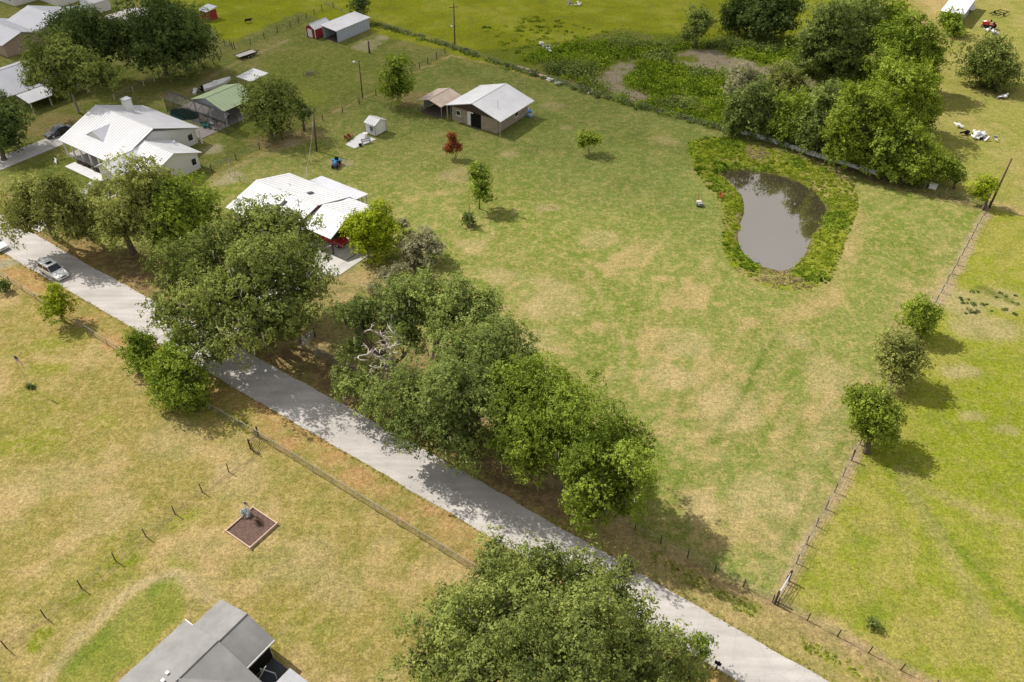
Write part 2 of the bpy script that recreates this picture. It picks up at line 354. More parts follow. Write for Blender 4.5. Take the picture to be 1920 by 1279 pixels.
    lay((0.255, 0.165, 0.092), vu * smooth(-22 - wU, 0, 6) * .8); lay((0.31, 0.235, 0.120), vu * smooth(wU + 22, 0, 6) * .7)
    lay((0.165, 0.110, 0.070), smooth(V - 42.2, 0, 1) * smooth(49.5 - wV, 0, 2) * smooth(-20 - wU, 0, 6) * smooth(wU + 100, 0, 4) * .8)
    # ---- strokes and patches seen on the land
    def stroke(color, pts, w, k=1.0, soft=.7, ragged=True):
        P = PX(*pts); d = np.full_like(X, 1e9); xx, yy = (X + (wx - X) * .35, Y + (wy - Y) * .35) if ragged else (X, Y)
        for a, b in zip(P[:-1], P[1:]): d = np.minimum(d, seg_dist(xx, yy, a, b))
        lay(color, np.clip(smooth(w / 2 + soft - d, 0, soft * 2) * min(1, k * 1.25) * (.75 + .6 * (fin - .25)), 0, 1))
    def blob(color, cx, cy, rx, ry, k=.8, ang=0):
        p = at(cx, cy); s = ppm(p); dep = math.sin(PITCH + math.atan((cy - PH / 2) / FPX))
        ax, ay = rx / s, ry / s / dep; ca, sa = math.cos(R(ang)), math.sin(R(ang)); dx, dy = wx - p[0], wy - p[1]
        dd = np.hypot((dx * ca + dy * sa) / ax, (-dx * sa + dy * ca) / ay); lay(color, smooth(1.25 - dd, 0, .6) * k * (.55 + .9 * (med - .05)).clip(0, 1))
    SAND = (0.47, 0.40, 0.31)
    # right pasture lines
    stroke((0.135, 0.19, 0.012), [(1665, 880), (1745, 970), (1800, 1030), (1870, 1110), (1925, 1150)], .9, 1.0, .4, False)
    stroke((0.34, 0.28, 0.13), [(1690, 885), (1780, 940), (1850, 965), (1925, 990)], 1.2, .55); stroke((0.33, 0.27, 0.13), [(1700, 910), (1790, 1060), (1850, 1160)], 1.4, .45)
    for a in ((1790, 565, 60, 28), (1850, 610, 70, 25), (1800, 690, 30, 14), (1820, 775, 22, 13), (1880, 805, 20, 10), (1880, 560, 40, 20)): blob((0.37, 0.305, 0.175), *a, k=.75)
    for a in ((1850, 545, 20, 10), (1885, 560, 14, 8), (1865, 555, 10, 6)): blob((0.10, 0.13, 0.02), *a, k=.7)
    blob((0.19, 0.235, 0.02), 1640, 1165, 40, 22, .7); blob((0.16, 0.21, 0.02), 1620, 1015, 26, 14, .6)
    # fence strip, right
    stroke((0.36, 0.275, 0.195), [(1452, 1130), (1600, 862), (1700, 680)], .9, .85, .25); stroke((0.36, 0.29, 0.205), [(1755, 570), (1848, 402)], 1.3, .85, .4)
    stroke((0.30, 0.205, 0.14), [(1180, 1000), (1310, 1060), (1452, 1135), (1575, 1200), (1740, 1285)], .8, .7, .4)
    stroke((0.15, 0.20, 0.03), [(1290, 1085), (1350, 1110), (1420, 1150)], .5, .7, .3); stroke((0.24, 0.24, 0.04), [(1510, 1215), (1560, 1245), (1650, 1285)], .7, .6, .4)
    # lot: old tracks and streaks
    stroke((0.095, 0.150, 0.022), [(1462, 625), (1435, 660), (1395, 735), (1335, 830)], .7, 1.0, .35, False); stroke((0.13, 0.175, 0.03), [(1530, 640), (1500, 700), (1440, 815), (1405, 880)], .6, .6, .5, False); stroke((0.33, 0.27, 0.14), [(1478, 640), (1410, 750), (1350, 850)], .5, .6, .4, False)
    stroke((0.18, 0.21, 0.05), [(1110, 500), (1160, 570), (1183, 640), (1185, 690), (1150, 760)], .9, .95, .4, False); stroke(STRAW, [(1095, 505), (1140, 580), (1170, 650), (1165, 705)], .6, .4, .5, False)
    stroke((0.15, 0.19, 0.04), [(1580, 830), (1530, 910), (1480, 1010), (1440, 1080)], .9, .8, .5, False); stroke(STRAW, [(1590, 700), (1520, 880), (1440, 1060)], 2.2, .35, 1.5)
    stroke(TAN, [(1600, 400), (1590, 480), (1560, 560), (1470, 600)], 3.0, .6, 1.5); stroke((0.33, 0.265, 0.14), [(1700, 560), (1690, 640), (1650, 760)], 2.5, .5, 1.5)
    for a in ((1040, 560, 60, 40), (960, 520, 60, 18), (1250, 705, 55, 25), (1290, 640, 50, 30), (1360, 770, 60, 45), (1420, 930, 60, 50), (1540, 700, 45, 40), (1320, 950, 40, 35), (1010, 640, 50, 30), (1490, 640, 40, 16), (1120, 450, 40, 18), (890, 465, 30, 15)):
        blob(STRAW, *a, k=.55, ang=-20)
    for a in ((985, 530, 26, 30), (1160, 580, 24, 40), (1050, 640, 60, 14), (1235, 735, 30, 16), (1590, 520, 40, 40), (1480, 720, 40, 26), (1520, 870, 26, 30), (1420, 1040, 60, 18)): blob((0.17, 0.215, 0.045), *a, k=.55)
    for a in ((1250, 263, 30, 8), (1040, 200, 22, 9), (950, 290, 18, 9), (860, 330, 40, 12), (1030, 390, 22, 8), (1060, 240, 12, 6)): blob((0.34, 0.275, 0.16), *a, k=.6)
    stroke((0.16, 0.19, 0.05), [(1000, 165), (1090, 200), (1160, 260)], 1.2, .4); stroke((0.155, 0.185, 0.05), [(1010, 150), (1120, 195), (1210, 245)], .8, .4)
    for k_ in range(7): stroke((0.165, 0.20, 0.045) if k_ % 2 else (0.30, 0.265, 0.12), [(1560 - 26 * k_, 640 - 6 * k_), (1500 - 34 * k_, 770 - 10 * k_), (1440 - 44 * k_, 900 - 14 * k_)], .5, .42, .5, False)
    # shade-bare earth under oaks and by the house
    for a in ((640, 540, 60, 35, .8), (690, 580, 40, 25, .8), (610, 620, 70, 40, .75), (780, 510, 60, 26, .7), (770, 185, 40, 16, .7), (520, 262, 60, 14, .8), (560, 252, 50, 10, .7), (740, 180, 30, 10, .5)):
        blob((0.275, 0.200, 0.115), *a[:4], k=a[4])
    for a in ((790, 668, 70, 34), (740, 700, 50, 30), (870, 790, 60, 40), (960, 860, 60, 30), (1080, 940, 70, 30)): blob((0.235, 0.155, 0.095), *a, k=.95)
    for a in ((690, 520, 40, 18), (650, 560, 30, 14)): blob((0.40, 0.29, 0.16), *a, k=.7)
    for a in ((690, 85, 24, 10), (715, 70, 16, 6), (400, 280, 25, 10), (545, 268, 18, 7), (425, 340, 25, 7), (440, 330, 18, 5), (625, 300, 22, 5), (650, 305, 16, 5)): blob((0.42, 0.36, 0.28), *a, k=.75)
    blob((0.29, 0.215, 0.12), 195, 230, 70, 22, .8); blob((0.29, 0.215, 0.12), 90, 235, 50, 25, .7); blob((0.285, 0.205, 0.12), 330, 175, 50, 6, .6, 20); stroke((0.34, 0.27, 0.165), [(350, 170), (430, 125), (540, 75)], 1.0, .6)
    stroke((0.33, 0.265, 0.155), [(600, 250), (520, 280), (440, 315), (400, 335)], 1.2, .6)
    blob((0.085, 0.115, 0.022), 150, 320, 100, 30, .85); blob((0.11, 0.15, 0.02), 480, 230, 70, 25, .6); blob((0.19, 0.235, 0.03), 440, 355, 40, 12, .6)
    blob((0.17, 0.16, 0.06), 560, 110, 80, 12, .4); blob((0.14, 0.175, 0.03), 600, 130, 120, 40, .5); blob((0.20, 0.235, 0.03), 520, 185, 100, 20, .5)
    # front-left field
    for a in ((200, 790, 30, 14), (350, 980, 40, 12), (115, 640, 70, 20), (60, 830, 70, 30), (90, 690, 40, 20)): blob((0.215, 0.235, 0.030), *a, k=.65, ang=20)
    blob((0.180, 0.215, 0.014), 80, 1195, 22, 30, .9); blob((0.20, 0.225, 0.02), 225, 1055, 38, 20, .85, 35); blob((0.20, 0.225, 0.02), 150, 1120, 20, 12, .8, 35); blob((0.205, 0.225, 0.03), 340, 1060, 40, 14, .7, -35)
    G2 = PX((90, 1290), (215, 1160), (300, 1085), (335, 1082), (375, 1130), (345, 1170), (270, 1230), (220, 1290)); gmk = smooth(poly_sd(wx, wy, G2), -.4, .6)
    lay((0.195, 0.220, 0.040), gmk * .85); lay((0.140, 0.185, 0.030), gmk * smooth(strk, .48, .6) * .75); lay((0.30, 0.26, 0.09), gmk * smooth(strk2, .55, .66) * .5); dryness = np.clip(1 - .85 * gmk, .1, 1)
    stroke((0.41, 0.325, 0.195), [(75, 1285), (150, 1200), (230, 1120), (285, 1085), (330, 1075), (380, 1105), (420, 1140)], 1.2, .8, .5)
    for a in ((330, 820, 60, 40), (300, 700, 60, 40), (450, 900, 60, 40), (560, 1050, 90, 50), (100, 900, 80, 40), (640, 1100, 60, 40), (200, 960, 60, 40)): blob((0.40, 0.315, 0.18), *a, k=.5)
    for a in ((520, 1040, 40, 26), (470, 1060, 30, 20), (680, 1080, 30, 22), (590, 1000, 30, 16)): blob((0.22, 0.215, 0.06), *a, k=.5)
    stroke((0.20, 0.15, 0.09), [(20, 1205), (160, 1103), (325, 968), (500, 838)], .3, .7, .22)
    # driveway shoulder, bottom-left side street
    stroke((0.33, 0.29, 0.25), [(-10, 500), (20, 490), (45, 487)], 2.2, .9, .5)
    stroke((0.135, 0.105, 0.062), [(1400, 262), (1480, 285), (1560, 308), (1640, 334), (1740, 362), (1830, 385)], 2.2, .75, 1.0)  # hedge's shadow strip painted into the ground colour as dark brown
    # bank of the pond
    sdp = poly_sd(X, Y, POND); sdb = poly_sd(wx * .25 + X * .75, wy * .25 + Y * .75, BANK)
    bm = smooth(sdb, -.3, .4); bc = np.ones_like(C) * col((0.190, 0.215, 0.020)) * (.75 + .5 * med[:, None]); tb = smooth(med * .5 + big * .5, .5, .62) * .7
    bc = bc * (1 - tb[:, None]) + col((0.27, 0.215, 0.10)) * tb[:, None]; C = C * (1 - bm[:, None]) + bc * bm[:, None]
    lay((0.10, 0.075, 0.045), smooth(sdp, -.9, .2))
    C *= (0.88 + .24 * fin)[:, None]; C *= np.array([[.92, .92, .78]])
    dryness = dryness * np.clip(.9 - .50 * rp - .7 * tp - .45 * rr - .5 * rear * lot - .4 * bm - .8 * ms - .45 * ny_, .08, 1)
    Z = -1.10 * smooth(sdp, -4.0, 4.0) + .02 * (fin - .5)
    Z = np.where(np.abs(V - 39.5) < 4.0, 0.0, Z)
    verts = np.stack([X, Y, Z], 1)
    i, j = np.meshgrid(np.arange(nx - 1), np.arange(ny - 1), indexing='ij'); a = (i * ny + j).ravel()
    faces = np.stack([a, a + ny, a + ny + 1, a + 1], 1)
    # outer sheet to the horizon
    FAR = 4200.0; nb0 = len(verts); xe, ye = xs[-1], ys[-1]
    ov = np.array([[x0, y0, 0], [xe, y0, 0], [xe, ye, 0], [x0, ye, 0], [-FAR, -FAR, 0], [FAR, -FAR, 0], [FAR, FAR, 0], [-FAR, FAR, 0]], float)
    of = np.array([[4, 5, 1, 0], [5, 6, 2, 1], [6, 7, 3, 2], [7, 4, 0, 3]]) + nb0
    verts = np.vstack([verts, ov]); faces = np.vstack([faces, of]); C = np.vstack([C, np.tile([[0.21, 0.21, 0.06]], (8, 1))])
    m = bpy.data.materials.new('pasture_grass_and_earth'); m.use_nodes = True; t = m.node_tree; b = t.nodes['Principled BSDF']
    b.inputs['Roughness'].default_value = 1.0; b.inputs['Specular IOR Level'].default_value = 0.0
    ca = N(t, 'ShaderNodeAttribute', attribute_name='land'); tcn = N(t, 'ShaderNodeTexCoord')
    def noise(sc, det, rough=.6):
        n = N(t, 'ShaderNodeTexNoise'); n.inputs['Scale'].default_value = sc; n.inputs['Detail'].default_value = det; n.inputs['Roughness'].default_value = rough
        t.links.new(tcn.outputs['Object'], n.inputs['Vector']); return n
    def ramp(n, lo, hi, a, bb):
        r = N(t, 'ShaderNodeMapRange'); r.inputs[1].default_value = lo; r.inputs[2].default_value = hi; r.inputs[3].default_value = a; r.inputs[4].default_value = bb
        t.links.new(n.outputs['Fac'], r.inputs[0]); return r
    n1 = noise(2.2, 6, .75); n2 = noise(0.9, 5, .65); n3 = noise(0.35, 3)
    r1 = ramp(n1, .3, .7, .60, 1.38); r2 = ramp(n2, .48, .57, 0, .46); r3 = ramp(n3, .48, .64, 0, .34)
    dm_ = N(t, 'ShaderNodeMath', operation='MULTIPLY'); t.links.new(r2.outputs[0], dm_.inputs[0]); t.links.new(ca.outputs['Alpha'], dm_.inputs[1])
    straw = N(t, 'ShaderNodeMixRGB'); straw.inputs[2].default_value = (0.42, 0.315, 0.135, 1); t.links.new(dm_.outputs[0], straw.inputs[0]); t.links.new(ca.outputs['Color'], straw.inputs[1])
    gr = N(t, 'ShaderNodeMixRGB'); gr.inputs[2].default_value = (0.15, 0.175, 0.035, 1); t.links.new(r3.outputs[0], gr.inputs[0]); t.links.new(straw.outputs[0], gr.inputs[1])
    mu = N(t, 'ShaderNodeMixRGB', blend_type='MULTIPLY'); mu.inputs[0].default_value = 1; t.links.new(gr.outputs[0], mu.inputs[1]); t.links.new(r1.outputs[0], mu.inputs[2])
    n4 = noise(5.5, 3, .6); r4 = ramp(n4, .32, .68, .70, 1.28); mu4 = N(t, 'ShaderNodeMixRGB', blend_type='MULTIPLY'); mu4.inputs[0].default_value = 1; t.links.new(mu.outputs[0], mu4.inputs[1]); t.links.new(r4.outputs[0], mu4.inputs[2])
    t.links.new(mu4.outputs[0], b.inputs['Base Color'])
    bp = N(t, 'ShaderNodeBump'); bp.inputs['Strength'].default_value = 0.7; bp.inputs['Distance'].default_value = 0.16; t.links.new(n1.outputs['Fac'], bp.inputs['Height']); t.links.new(bp.outputs[0], b.inputs['Normal'])
    MATS['ground'] = m
    o = np_mesh('ground', verts, faces, m); ca_ = o.data.attributes.new('land', 'FLOAT_COLOR', 'POINT')
    ca_.data.foreach_set('color', np.hstack([C, np.append(dryness, np.full(8, .5))[:, None]]).astype(np.float32).ravel()); tag(o, kind='structure'); return o
build_ground()

# ------------------------------------------------------------------ the thin cloud standing before the sun over the far land
def cloud():
    m = bpy.data.materials.new('thin_white_cloud'); m.use_nodes = True; t = m.node_tree; t.nodes.clear()
    out = N(t, 'ShaderNodeOutputMaterial'); tr = N(t, 'ShaderNodeBsdfTransparent'); d = N(t, 'ShaderNodeBsdfTranslucent'); d.inputs[0].default_value = (.9, .9, .9, 1)
    mm = N(t, 'ShaderNodeMixShader'); mm.inputs[0].default_value = .155; t.links.new(tr.outputs[0], mm.inputs[1]); t.links.new(d.outputs[0], mm.inputs[2]); t.links.new(mm.outputs[0], out.inputs['Surface'])
    P = PX((-420, 385), (120, 355), (400, 350), (640, 345), (800, 375), (1000, 385), (1230, 375), (1380, 320), (1500, 230), (1600, 130), (1660, 50), (1740, -60)) ; P = P + [(140, 420), (-420, 420), (-420, 130)]
    ALT = 1250.0; k = ALT / math.tan(SUN_EL); ox, oy = math.cos(SUN_AZ) * k, math.sin(SUN_AZ) * k
    c = 8.0; xs = np.arange(-440, 200, c); ys = np.arange(80, 460, c); X, Y = np.meshgrid(xs, ys, indexing='ij'); sh = X.shape; x, y = X.ravel(), Y.ravel()
    wx = x + (vnoise(x, y, 40, 71) - .5) * 30; wy = y + (vnoise(x, y, 40, 72) - .5) * 30; sd_ = poly_sd(wx, wy, P)
    idx = np.arange(len(x)).reshape(sh); q4 = np.stack([idx[:-1, :-1], idx[1:, :-1], idx[1:, 1:], idx[:-1, 1:]], -1).reshape(-1, 4); n = len(x); VV, FF = [], []
    for k_ in range(3):
        s_ = sd_ - 11 * k_; h = 20 * np.sqrt(np.clip(s_, 0, 60) / 60) * (.6 + .8 * vnoise(x, y, 50, 73)); q = q4[(s_ > -3)[q4].all(1)]; z0 = ALT + 45 * k_; o_ = len(VV) * n; k2 = z0 / math.tan(SUN_EL); ox, oy = math.cos(SUN_AZ) * k2, math.sin(SUN_AZ) * k2
        VV += [np.stack([x + ox, y + oy, z0 + h + .5], 1), np.stack([x + ox, y + oy, z0 - .25 * h - .5], 1)]; FF += [q + o_, q[:, ::-1] + o_ + n]
    o = np_mesh('cloud', np.vstack(VV), np.vstack(FF), m); o['kind'] = 'structure'
cloud()

# ------------------------------------------------------------------ road, drives, water
def road():
    m = bpy.data.materials.new('bleached_asphalt'); m.use_nodes = True; t = m.node_tree; b = t.nodes['Principled BSDF']
    b.inputs['Roughness'].default_value = 0.9; b.inputs['Specular IOR Level'].default_value = 0.2
    tcn = N(t, 'ShaderNodeTexCoord'); mp = N(t, 'ShaderNodeMapping'); mp.inputs['Rotation'].default_value = (0, 0, -TH); mp.inputs['Scale'].default_value = (.12, 1.2, 1)
    n1 = N(t, 'ShaderNodeTexNoise'); n1.inputs['Scale'].default_value = 1.0; n1.inputs['Detail'].default_value = 5; t.links.new(tcn.outputs['Object'], mp.inputs[0]); t.links.new(mp.outputs[0], n1.inputs['Vector'])
    n2 = N(t, 'ShaderNodeTexNoise'); n2.inputs['Scale'].default_value = 5.0; n2.inputs['Detail'].default_value = 6; t.links.new(tcn.outputs['Object'], n2.inputs['Vector'])
    rp = N(t, 'ShaderNodeValToRGB'); rp.color_ramp.elements[0].color = (0.41, 0.378, 0.345, 1); rp.color_ramp.elements[1].color = (0.50, 0.462, 0.425, 1); rp.color_ramp.elements[0].position = .35; rp.color_ramp.elements[1].position = .65
    t.links.new(n1.outputs['Fac'], rp.inputs[0]); r1 = N(t, 'ShaderNodeMapRange'); r1.inputs[1].default_value = .3; r1.inputs[2].default_value = .7; r1.inputs[3].default_value = .96; r1.inputs[4].default_value = 1.03; t.links.new(n2.outputs['Fac'], r1.inputs[0])
    mu = N(t, 'ShaderNodeMixRGB', blend_type='MULTIPLY'); mu.inputs[0].default_value = 1; t.links.new(rp.outputs[0], mu.inputs[1]); t.links.new(r1.outputs[0], mu.inputs[2])
    n3 = N(t, 'ShaderNodeTexNoise'); n3.inputs['Scale'].default_value = .28; n3.inputs['Detail'].default_value = 4; t.links.new(tcn.outputs['Object'], n3.inputs['Vector']); r3 = N(t, 'ShaderNodeMapRange'); r3.inputs[1].default_value = .38; r3.inputs[2].default_value = .62; r3.inputs[3].default_value = .90; r3.inputs[4].default_value = 1.05; t.links.new(n3.outputs['Fac'], r3.inputs[0])
    vo = N(t, 'ShaderNodeTexVoronoi', feature='DISTANCE_TO_EDGE'); vo.inputs['Scale'].default_value = .33; t.links.new(tcn.outputs['Object'], vo.inputs['Vector']); rv = N(t, 'ShaderNodeMapRange'); rv.inputs[1].default_value = 0.0; rv.inputs[2].default_value = .012; rv.inputs[3].default_value = .84; rv.inputs[4].default_value = 1.0; t.links.new(vo.outputs['Distance'], rv.inputs[0])
    m3 = N(t, 'ShaderNodeMixRGB', blend_type='MULTIPLY'); m3.inputs[0].default_value = 1; t.links.new(mu.outputs[0], m3.inputs[1]); t.links.new(r3.outputs[0], m3.inputs[2]); m4 = N(t, 'ShaderNodeMixRGB', blend_type='MULTIPLY'); m4.inputs[0].default_value = 1; t.links.new(m3.outputs[0], m4.inputs[1]); t.links.new(rv.outputs[0], m4.inputs[2]); t.links.new(m4.outputs[0], b.inputs['Base Color'])
    MATS['asphalt'] = m
    us = np.arange(-190, 60, .35); e = MB()
    lo = [ROAD_LO + .26 * (vnoise(np.array([u]), np.array([0.]), 2.2, 31)[0] - .5) + (0.25 if u < -96 else 0) * 0 for u in us]; hi = [ROAD_UP + .30 * (vnoise(np.array([u]), np.array([9.]), 2.2, 32)[0] - .5) - .9 * max(0, min(1, (u + 40) / 45)) + .5 * max(0, min(1, (-u - 105) / 20)) for u in us]
    for k in range(len(us)): e.v += [W(us[k], lo[k], .035), W(us[k], (lo[k] + hi[k]) / 2, .06), W(us[k], hi[k], .035)]
    for k in range(len(us) - 1):
        a = 3 * k; e.f += [(a, a + 3, a + 4, a + 1), (a + 1, a + 4, a + 5, a + 2)]
    o = e.build('road', m, smooth=True); tag(o, kind='structure')
road()
def pad(name, pts_uv, m, z0=-.05, z1=.05, kind='structure'):
    e = MB(); e.prism([W(*p)[:2] for p in pts_uv], z0, z1); o = e.build(name, m); tag(o, kind=kind); return o
def slabs(name, u0, u1, v0, v1, nu, nv, m, z=.06, gap=.03):
    o = MB(); o.prism([W(a, b)[:2] for a, b in ((u0, v0), (u1, v0), (u1, v1), (u0, v1))], -.05, z - .025); par = o.build(name, mat('joint_dirt', (0.2, 0.17, 0.14), .95)); tag(par, kind='structure')
    du, dv = (u1 - u0) / nu, (v1 - v0) / nv
    for i in range(nu):
        for j in range(nv):
            e = MB(); a, b = u0 + i * du + gap / 2, u0 + (i + 1) * du - gap / 2; c, d = v0 + j * dv + gap / 2, v0 + (j + 1) * dv - gap / 2
            e.prism([W(a, c)[:2], W(b, c)[:2], W(b, d)[:2], W(a, d)[:2]], z - .02, z + .004 * random.random()); e.build('slab', m, par)
    return par
slabs('driveway', -139.5, -135.0, 42.6, 63.0, 1, 6, CONCRETE)
slabs('front_walk', -127.6, -117.6, 56.6, 58.5, 5, 1, WHITECON)
slabs('parking_apron', -118.4, -112.5, 42.8, 58.4, 2, 3, CONCRETE)
slabs('carport_drive', -80.0, -70.6, 42.6, 63.2, 2, 5, CONCRETE)
slabs('side_apron', -70.6, -69.0, 59.5, 68.5, 1, 3, CONCRETE)

def pond():
    m = bpy.data.materials.new('murky_pond_water'); m.use_nodes = True; t = m.node_tree; t.nodes.clear()
    out = N(t, 'ShaderNodeOutputMaterial'); d = N(t, 'ShaderNodeBsdfDiffuse'); d.inputs[0].default_value = (0.060, 0.047, 0.030, 1)
    g = N(t, 'ShaderNodeBsdfGlossy'); g.inputs['Roughness'].default_value = 0.035; g.inputs[0].default_value = (1, .94, .87, 1)
    fr = N(t, 'ShaderNodeFresnel'); fr.inputs[0].default_value = 5.5
    mxs = N(t, 'ShaderNodeMixShader'); t.links.new(fr.outputs[0], mxs.inputs[0]); t.links.new(d.outputs[0], mxs.inputs[1]); t.links.new(g.outputs[0], mxs.inputs[2])
    tcn = N(t, 'ShaderNodeTexCoord'); n = N(t, 'ShaderNodeTexNoise'); n.inputs['Scale'].default_value = .8; n.inputs['Detail'].default_value = 3; t.links.new(tcn.outputs['Object'], n.inputs['Vector'])
    bp = N(t, 'ShaderNodeBump'); bp.inputs['Strength'].default_value = .10; bp.inputs['Distance'].default_value = .05; t.links.new(n.outputs['Fac'], bp.inputs['Height'])
    t.links.new(bp.outputs[0], g.inputs['Normal']); t.links.new(mxs.outputs[0], out.inputs['Surface'])
    cx = sum(p[0] for p in POND) / len(POND); cy = sum(p[1] for p in POND) / len(POND)
    e = MB(); e.poly([(cx + (p[0] - cx) * 1.05, cy + (p[1] - cy) * 1.05, -.55) for p in POND]); o = e.build('pond_water', m, fix=False)
    o.data.flip_normals() if o.data.polygons[0].normal.z < 0 else None
    tag(o, kind='structure')
pond()

# ------------------------------------------------------------------ trees
def unit(n, r): d = r.normal(size=(n, 3)); return d / np.linalg.norm(d, axis=1, keepdims=True)
def leaf_quads(P, D, size, r, elong=1.7, jitter=0.75, droop=0.0):
    """kite-shaped leaves at P facing roughly D"""
    n = len(P); nr = D * (1 - jitter * .5) + unit(n, r) * jitter; nr /= np.linalg.norm(nr, axis=1, keepdims=True) + 1e-9
    a = unit(n, r); a[:, 2] -= droop; a -= nr * (a * nr).sum(1, keepdims=True); a /= np.linalg.norm(a, axis=1, keepdims=True) + 1e-9
    b = np.cross(nr, a); L = size * r.uniform(.6, 1.4, (n, 1)); w = L / elong
    V = np.stack([P - a * L * .5, P + b * w * .5 + a * L * .08, P + a * L * .5, P - b * w * .5 + a * L * .08], 1).reshape(-1, 3)
    F = np.arange(4 * n).reshape(n, 4); return V, F
def noise3(P, sc, seed): return .5 * (vnoise(P[:, 0] + .62 * P[:, 2], P[:, 1] - .47 * P[:, 2], sc, seed, 2) + vnoise(P[:, 2] * 1.1 + .3 * P[:, 0], P[:, 0] * .8 - .7 * P[:, 1], sc, seed + 3, 2))
def crown_leaves(lobes, leaf, cover, r, clump=.36, flat=.8, hollow=.66, droop=0.0, nclump=None, gaps=.40, core=1.0):
    """lobes: (centre, radius, height ratio).  Leaves sit in twig sprays on domed boughs spread over and inside each lobe"""
    CC, CR, CT, CD, CN, centres = [], [], [], [], [], []
    for c, rad, zr in lobes:
        c = np.array(c); k = nclump or int(np.clip(3.3 / clump ** 2, 12, 40))
        d = unit(k, r); d[:, 2] = np.where(d[:, 2] < -.6, -d[:, 2], d[:, 2])
        ph = r.uniform(0, 6.28, 4); ang = np.arctan2(d[:, 1], d[:, 0])
        env = 1 + .15 * np.sin(3 * ang + ph[0]) + .11 * np.sin(5 * ang + ph[1]) + .10 * np.sin(4 * d[:, 2] + ph[2])
        rr = rad * env * (hollow + (1.04 - hollow) * r.random(k)) * (1 - .30 * clump)
        cc = c + d * rr[:, None] * np.array([1, 1, zr]); cr_ = rad * clump * np.exp(r.normal(0, .30, k))
        total = cover * math.pi * rad * rad * max(.6, zr) / (leaf * leaf * .30); w = cr_ ** 2 / (cr_ ** 2).sum()
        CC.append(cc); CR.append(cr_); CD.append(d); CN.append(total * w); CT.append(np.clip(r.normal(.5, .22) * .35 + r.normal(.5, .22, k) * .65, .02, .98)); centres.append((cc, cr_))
    CC, CR, CD, CT, CN = np.vstack(CC), np.concatenate(CR), np.vstack(CD), np.concatenate(CT), np.concatenate(CN)
    per = 9; n_ = np.maximum(2, (CN / per * 1.35).astype(int)); idx = np.repeat(np.arange(len(CC)), n_); n = len(idx)
    ax = r.uniform(0, 6.28, len(CC)); st = r.uniform(.75, 1.35, len(CC))                          # boughs reach out one way
    e = unit(n, r) + CD[idx] * .40 + np.array([0, 0, .30]); e /= np.linalg.norm(e, axis=1, keepdims=True)
    ca, sa = np.cos(ax[idx]), np.sin(ax[idx]); rad2 = CR[idx] * (.45 + .65 * r.random(n) ** .45)
    q = e * rad2[:, None]; a_ = (q[:, 0] * ca + q[:, 1] * sa) * st[idx]; b_ = (-q[:, 0] * sa + q[:, 1] * ca) / st[idx] ** .5
    S = CC[idx] + np.stack([a_ * ca - b_ * sa, a_ * sa + b_ * ca, q[:, 2] * flat], 1)
    g = noise3(S, float(np.clip(.42 * np.mean([l[1] for l in lobes]), .5, 1.6)), int(r.integers(1, 900))) ; keep = g > gaps
    if len(lobes) > 6: keep &= noise3(S, 2.6, int(r.integers(1, 900))) > .34
    S, e, idx, g = S[keep], e[keep], idx[keep], g[keep]
    j = np.repeat(np.arange(len(S)), r.integers(per - 4, per + 5, len(S))); n = len(j)
    tw = unit(len(S), r) + e * .8; tw /= np.linalg.norm(tw, axis=1, keepdims=True); sl = leaf * r.uniform(1.2, 2.6, len(S))
    P = S[j] + tw[j] * (sl[j] * r.uniform(-1, 1, n))[:, None] + unit(n, r) * (leaf * .75)
    P[:, 2] -= droop * sl[j] * r.random(n) * .8
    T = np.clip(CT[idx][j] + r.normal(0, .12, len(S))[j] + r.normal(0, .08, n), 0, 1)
    D = e[j] + np.array([0, 0, .25]); P[:, 2] = np.maximum(P[:, 2], .10 + .1 * r.random(n))
    V, F = leaf_quads(P, D, leaf * r.uniform(.7, 1.35, (n, 1)), r, droop=droop, jitter=.55); T = np.repeat(T, 4)
    # filler leaves deep inside close the crown, tinted darker as painted inner shade
    for c, rad, zr in lobes:
        k = int(core * 1.5 * math.pi * rad * rad * max(.6, zr) / (leaf * leaf * 1.1)); d = unit(k, r); p = np.array(c) + d * (rad * r.uniform(.25, .70, k))[:, None] * np.array([1, 1, zr]); p[:, 2] = np.maximum(p[:, 2], .25)
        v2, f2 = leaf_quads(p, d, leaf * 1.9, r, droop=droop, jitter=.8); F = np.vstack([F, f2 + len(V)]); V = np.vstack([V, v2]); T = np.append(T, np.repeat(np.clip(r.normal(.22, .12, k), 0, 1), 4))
    return V, F, T, centres
def limb(m, a, b, r0, r1, r, bend=.12, seg=5, sides=6):
    a, b = Vector(a), Vector(b); L = (b - a).length; pts = []; rd = []
    off = Vector((r.normal() * bend * L, r.normal() * bend * L, abs(r.normal()) * bend * L))
    for k in range(seg + 1):
        t = k / seg; pts.append(a.lerp(b, t) + off * math.sin(math.pi * t) * (1 - .3 * t)); rd.append(r0 + (r1 - r0) * t)
    m.tube(pts, rd, sides); return pts
TREES = {}
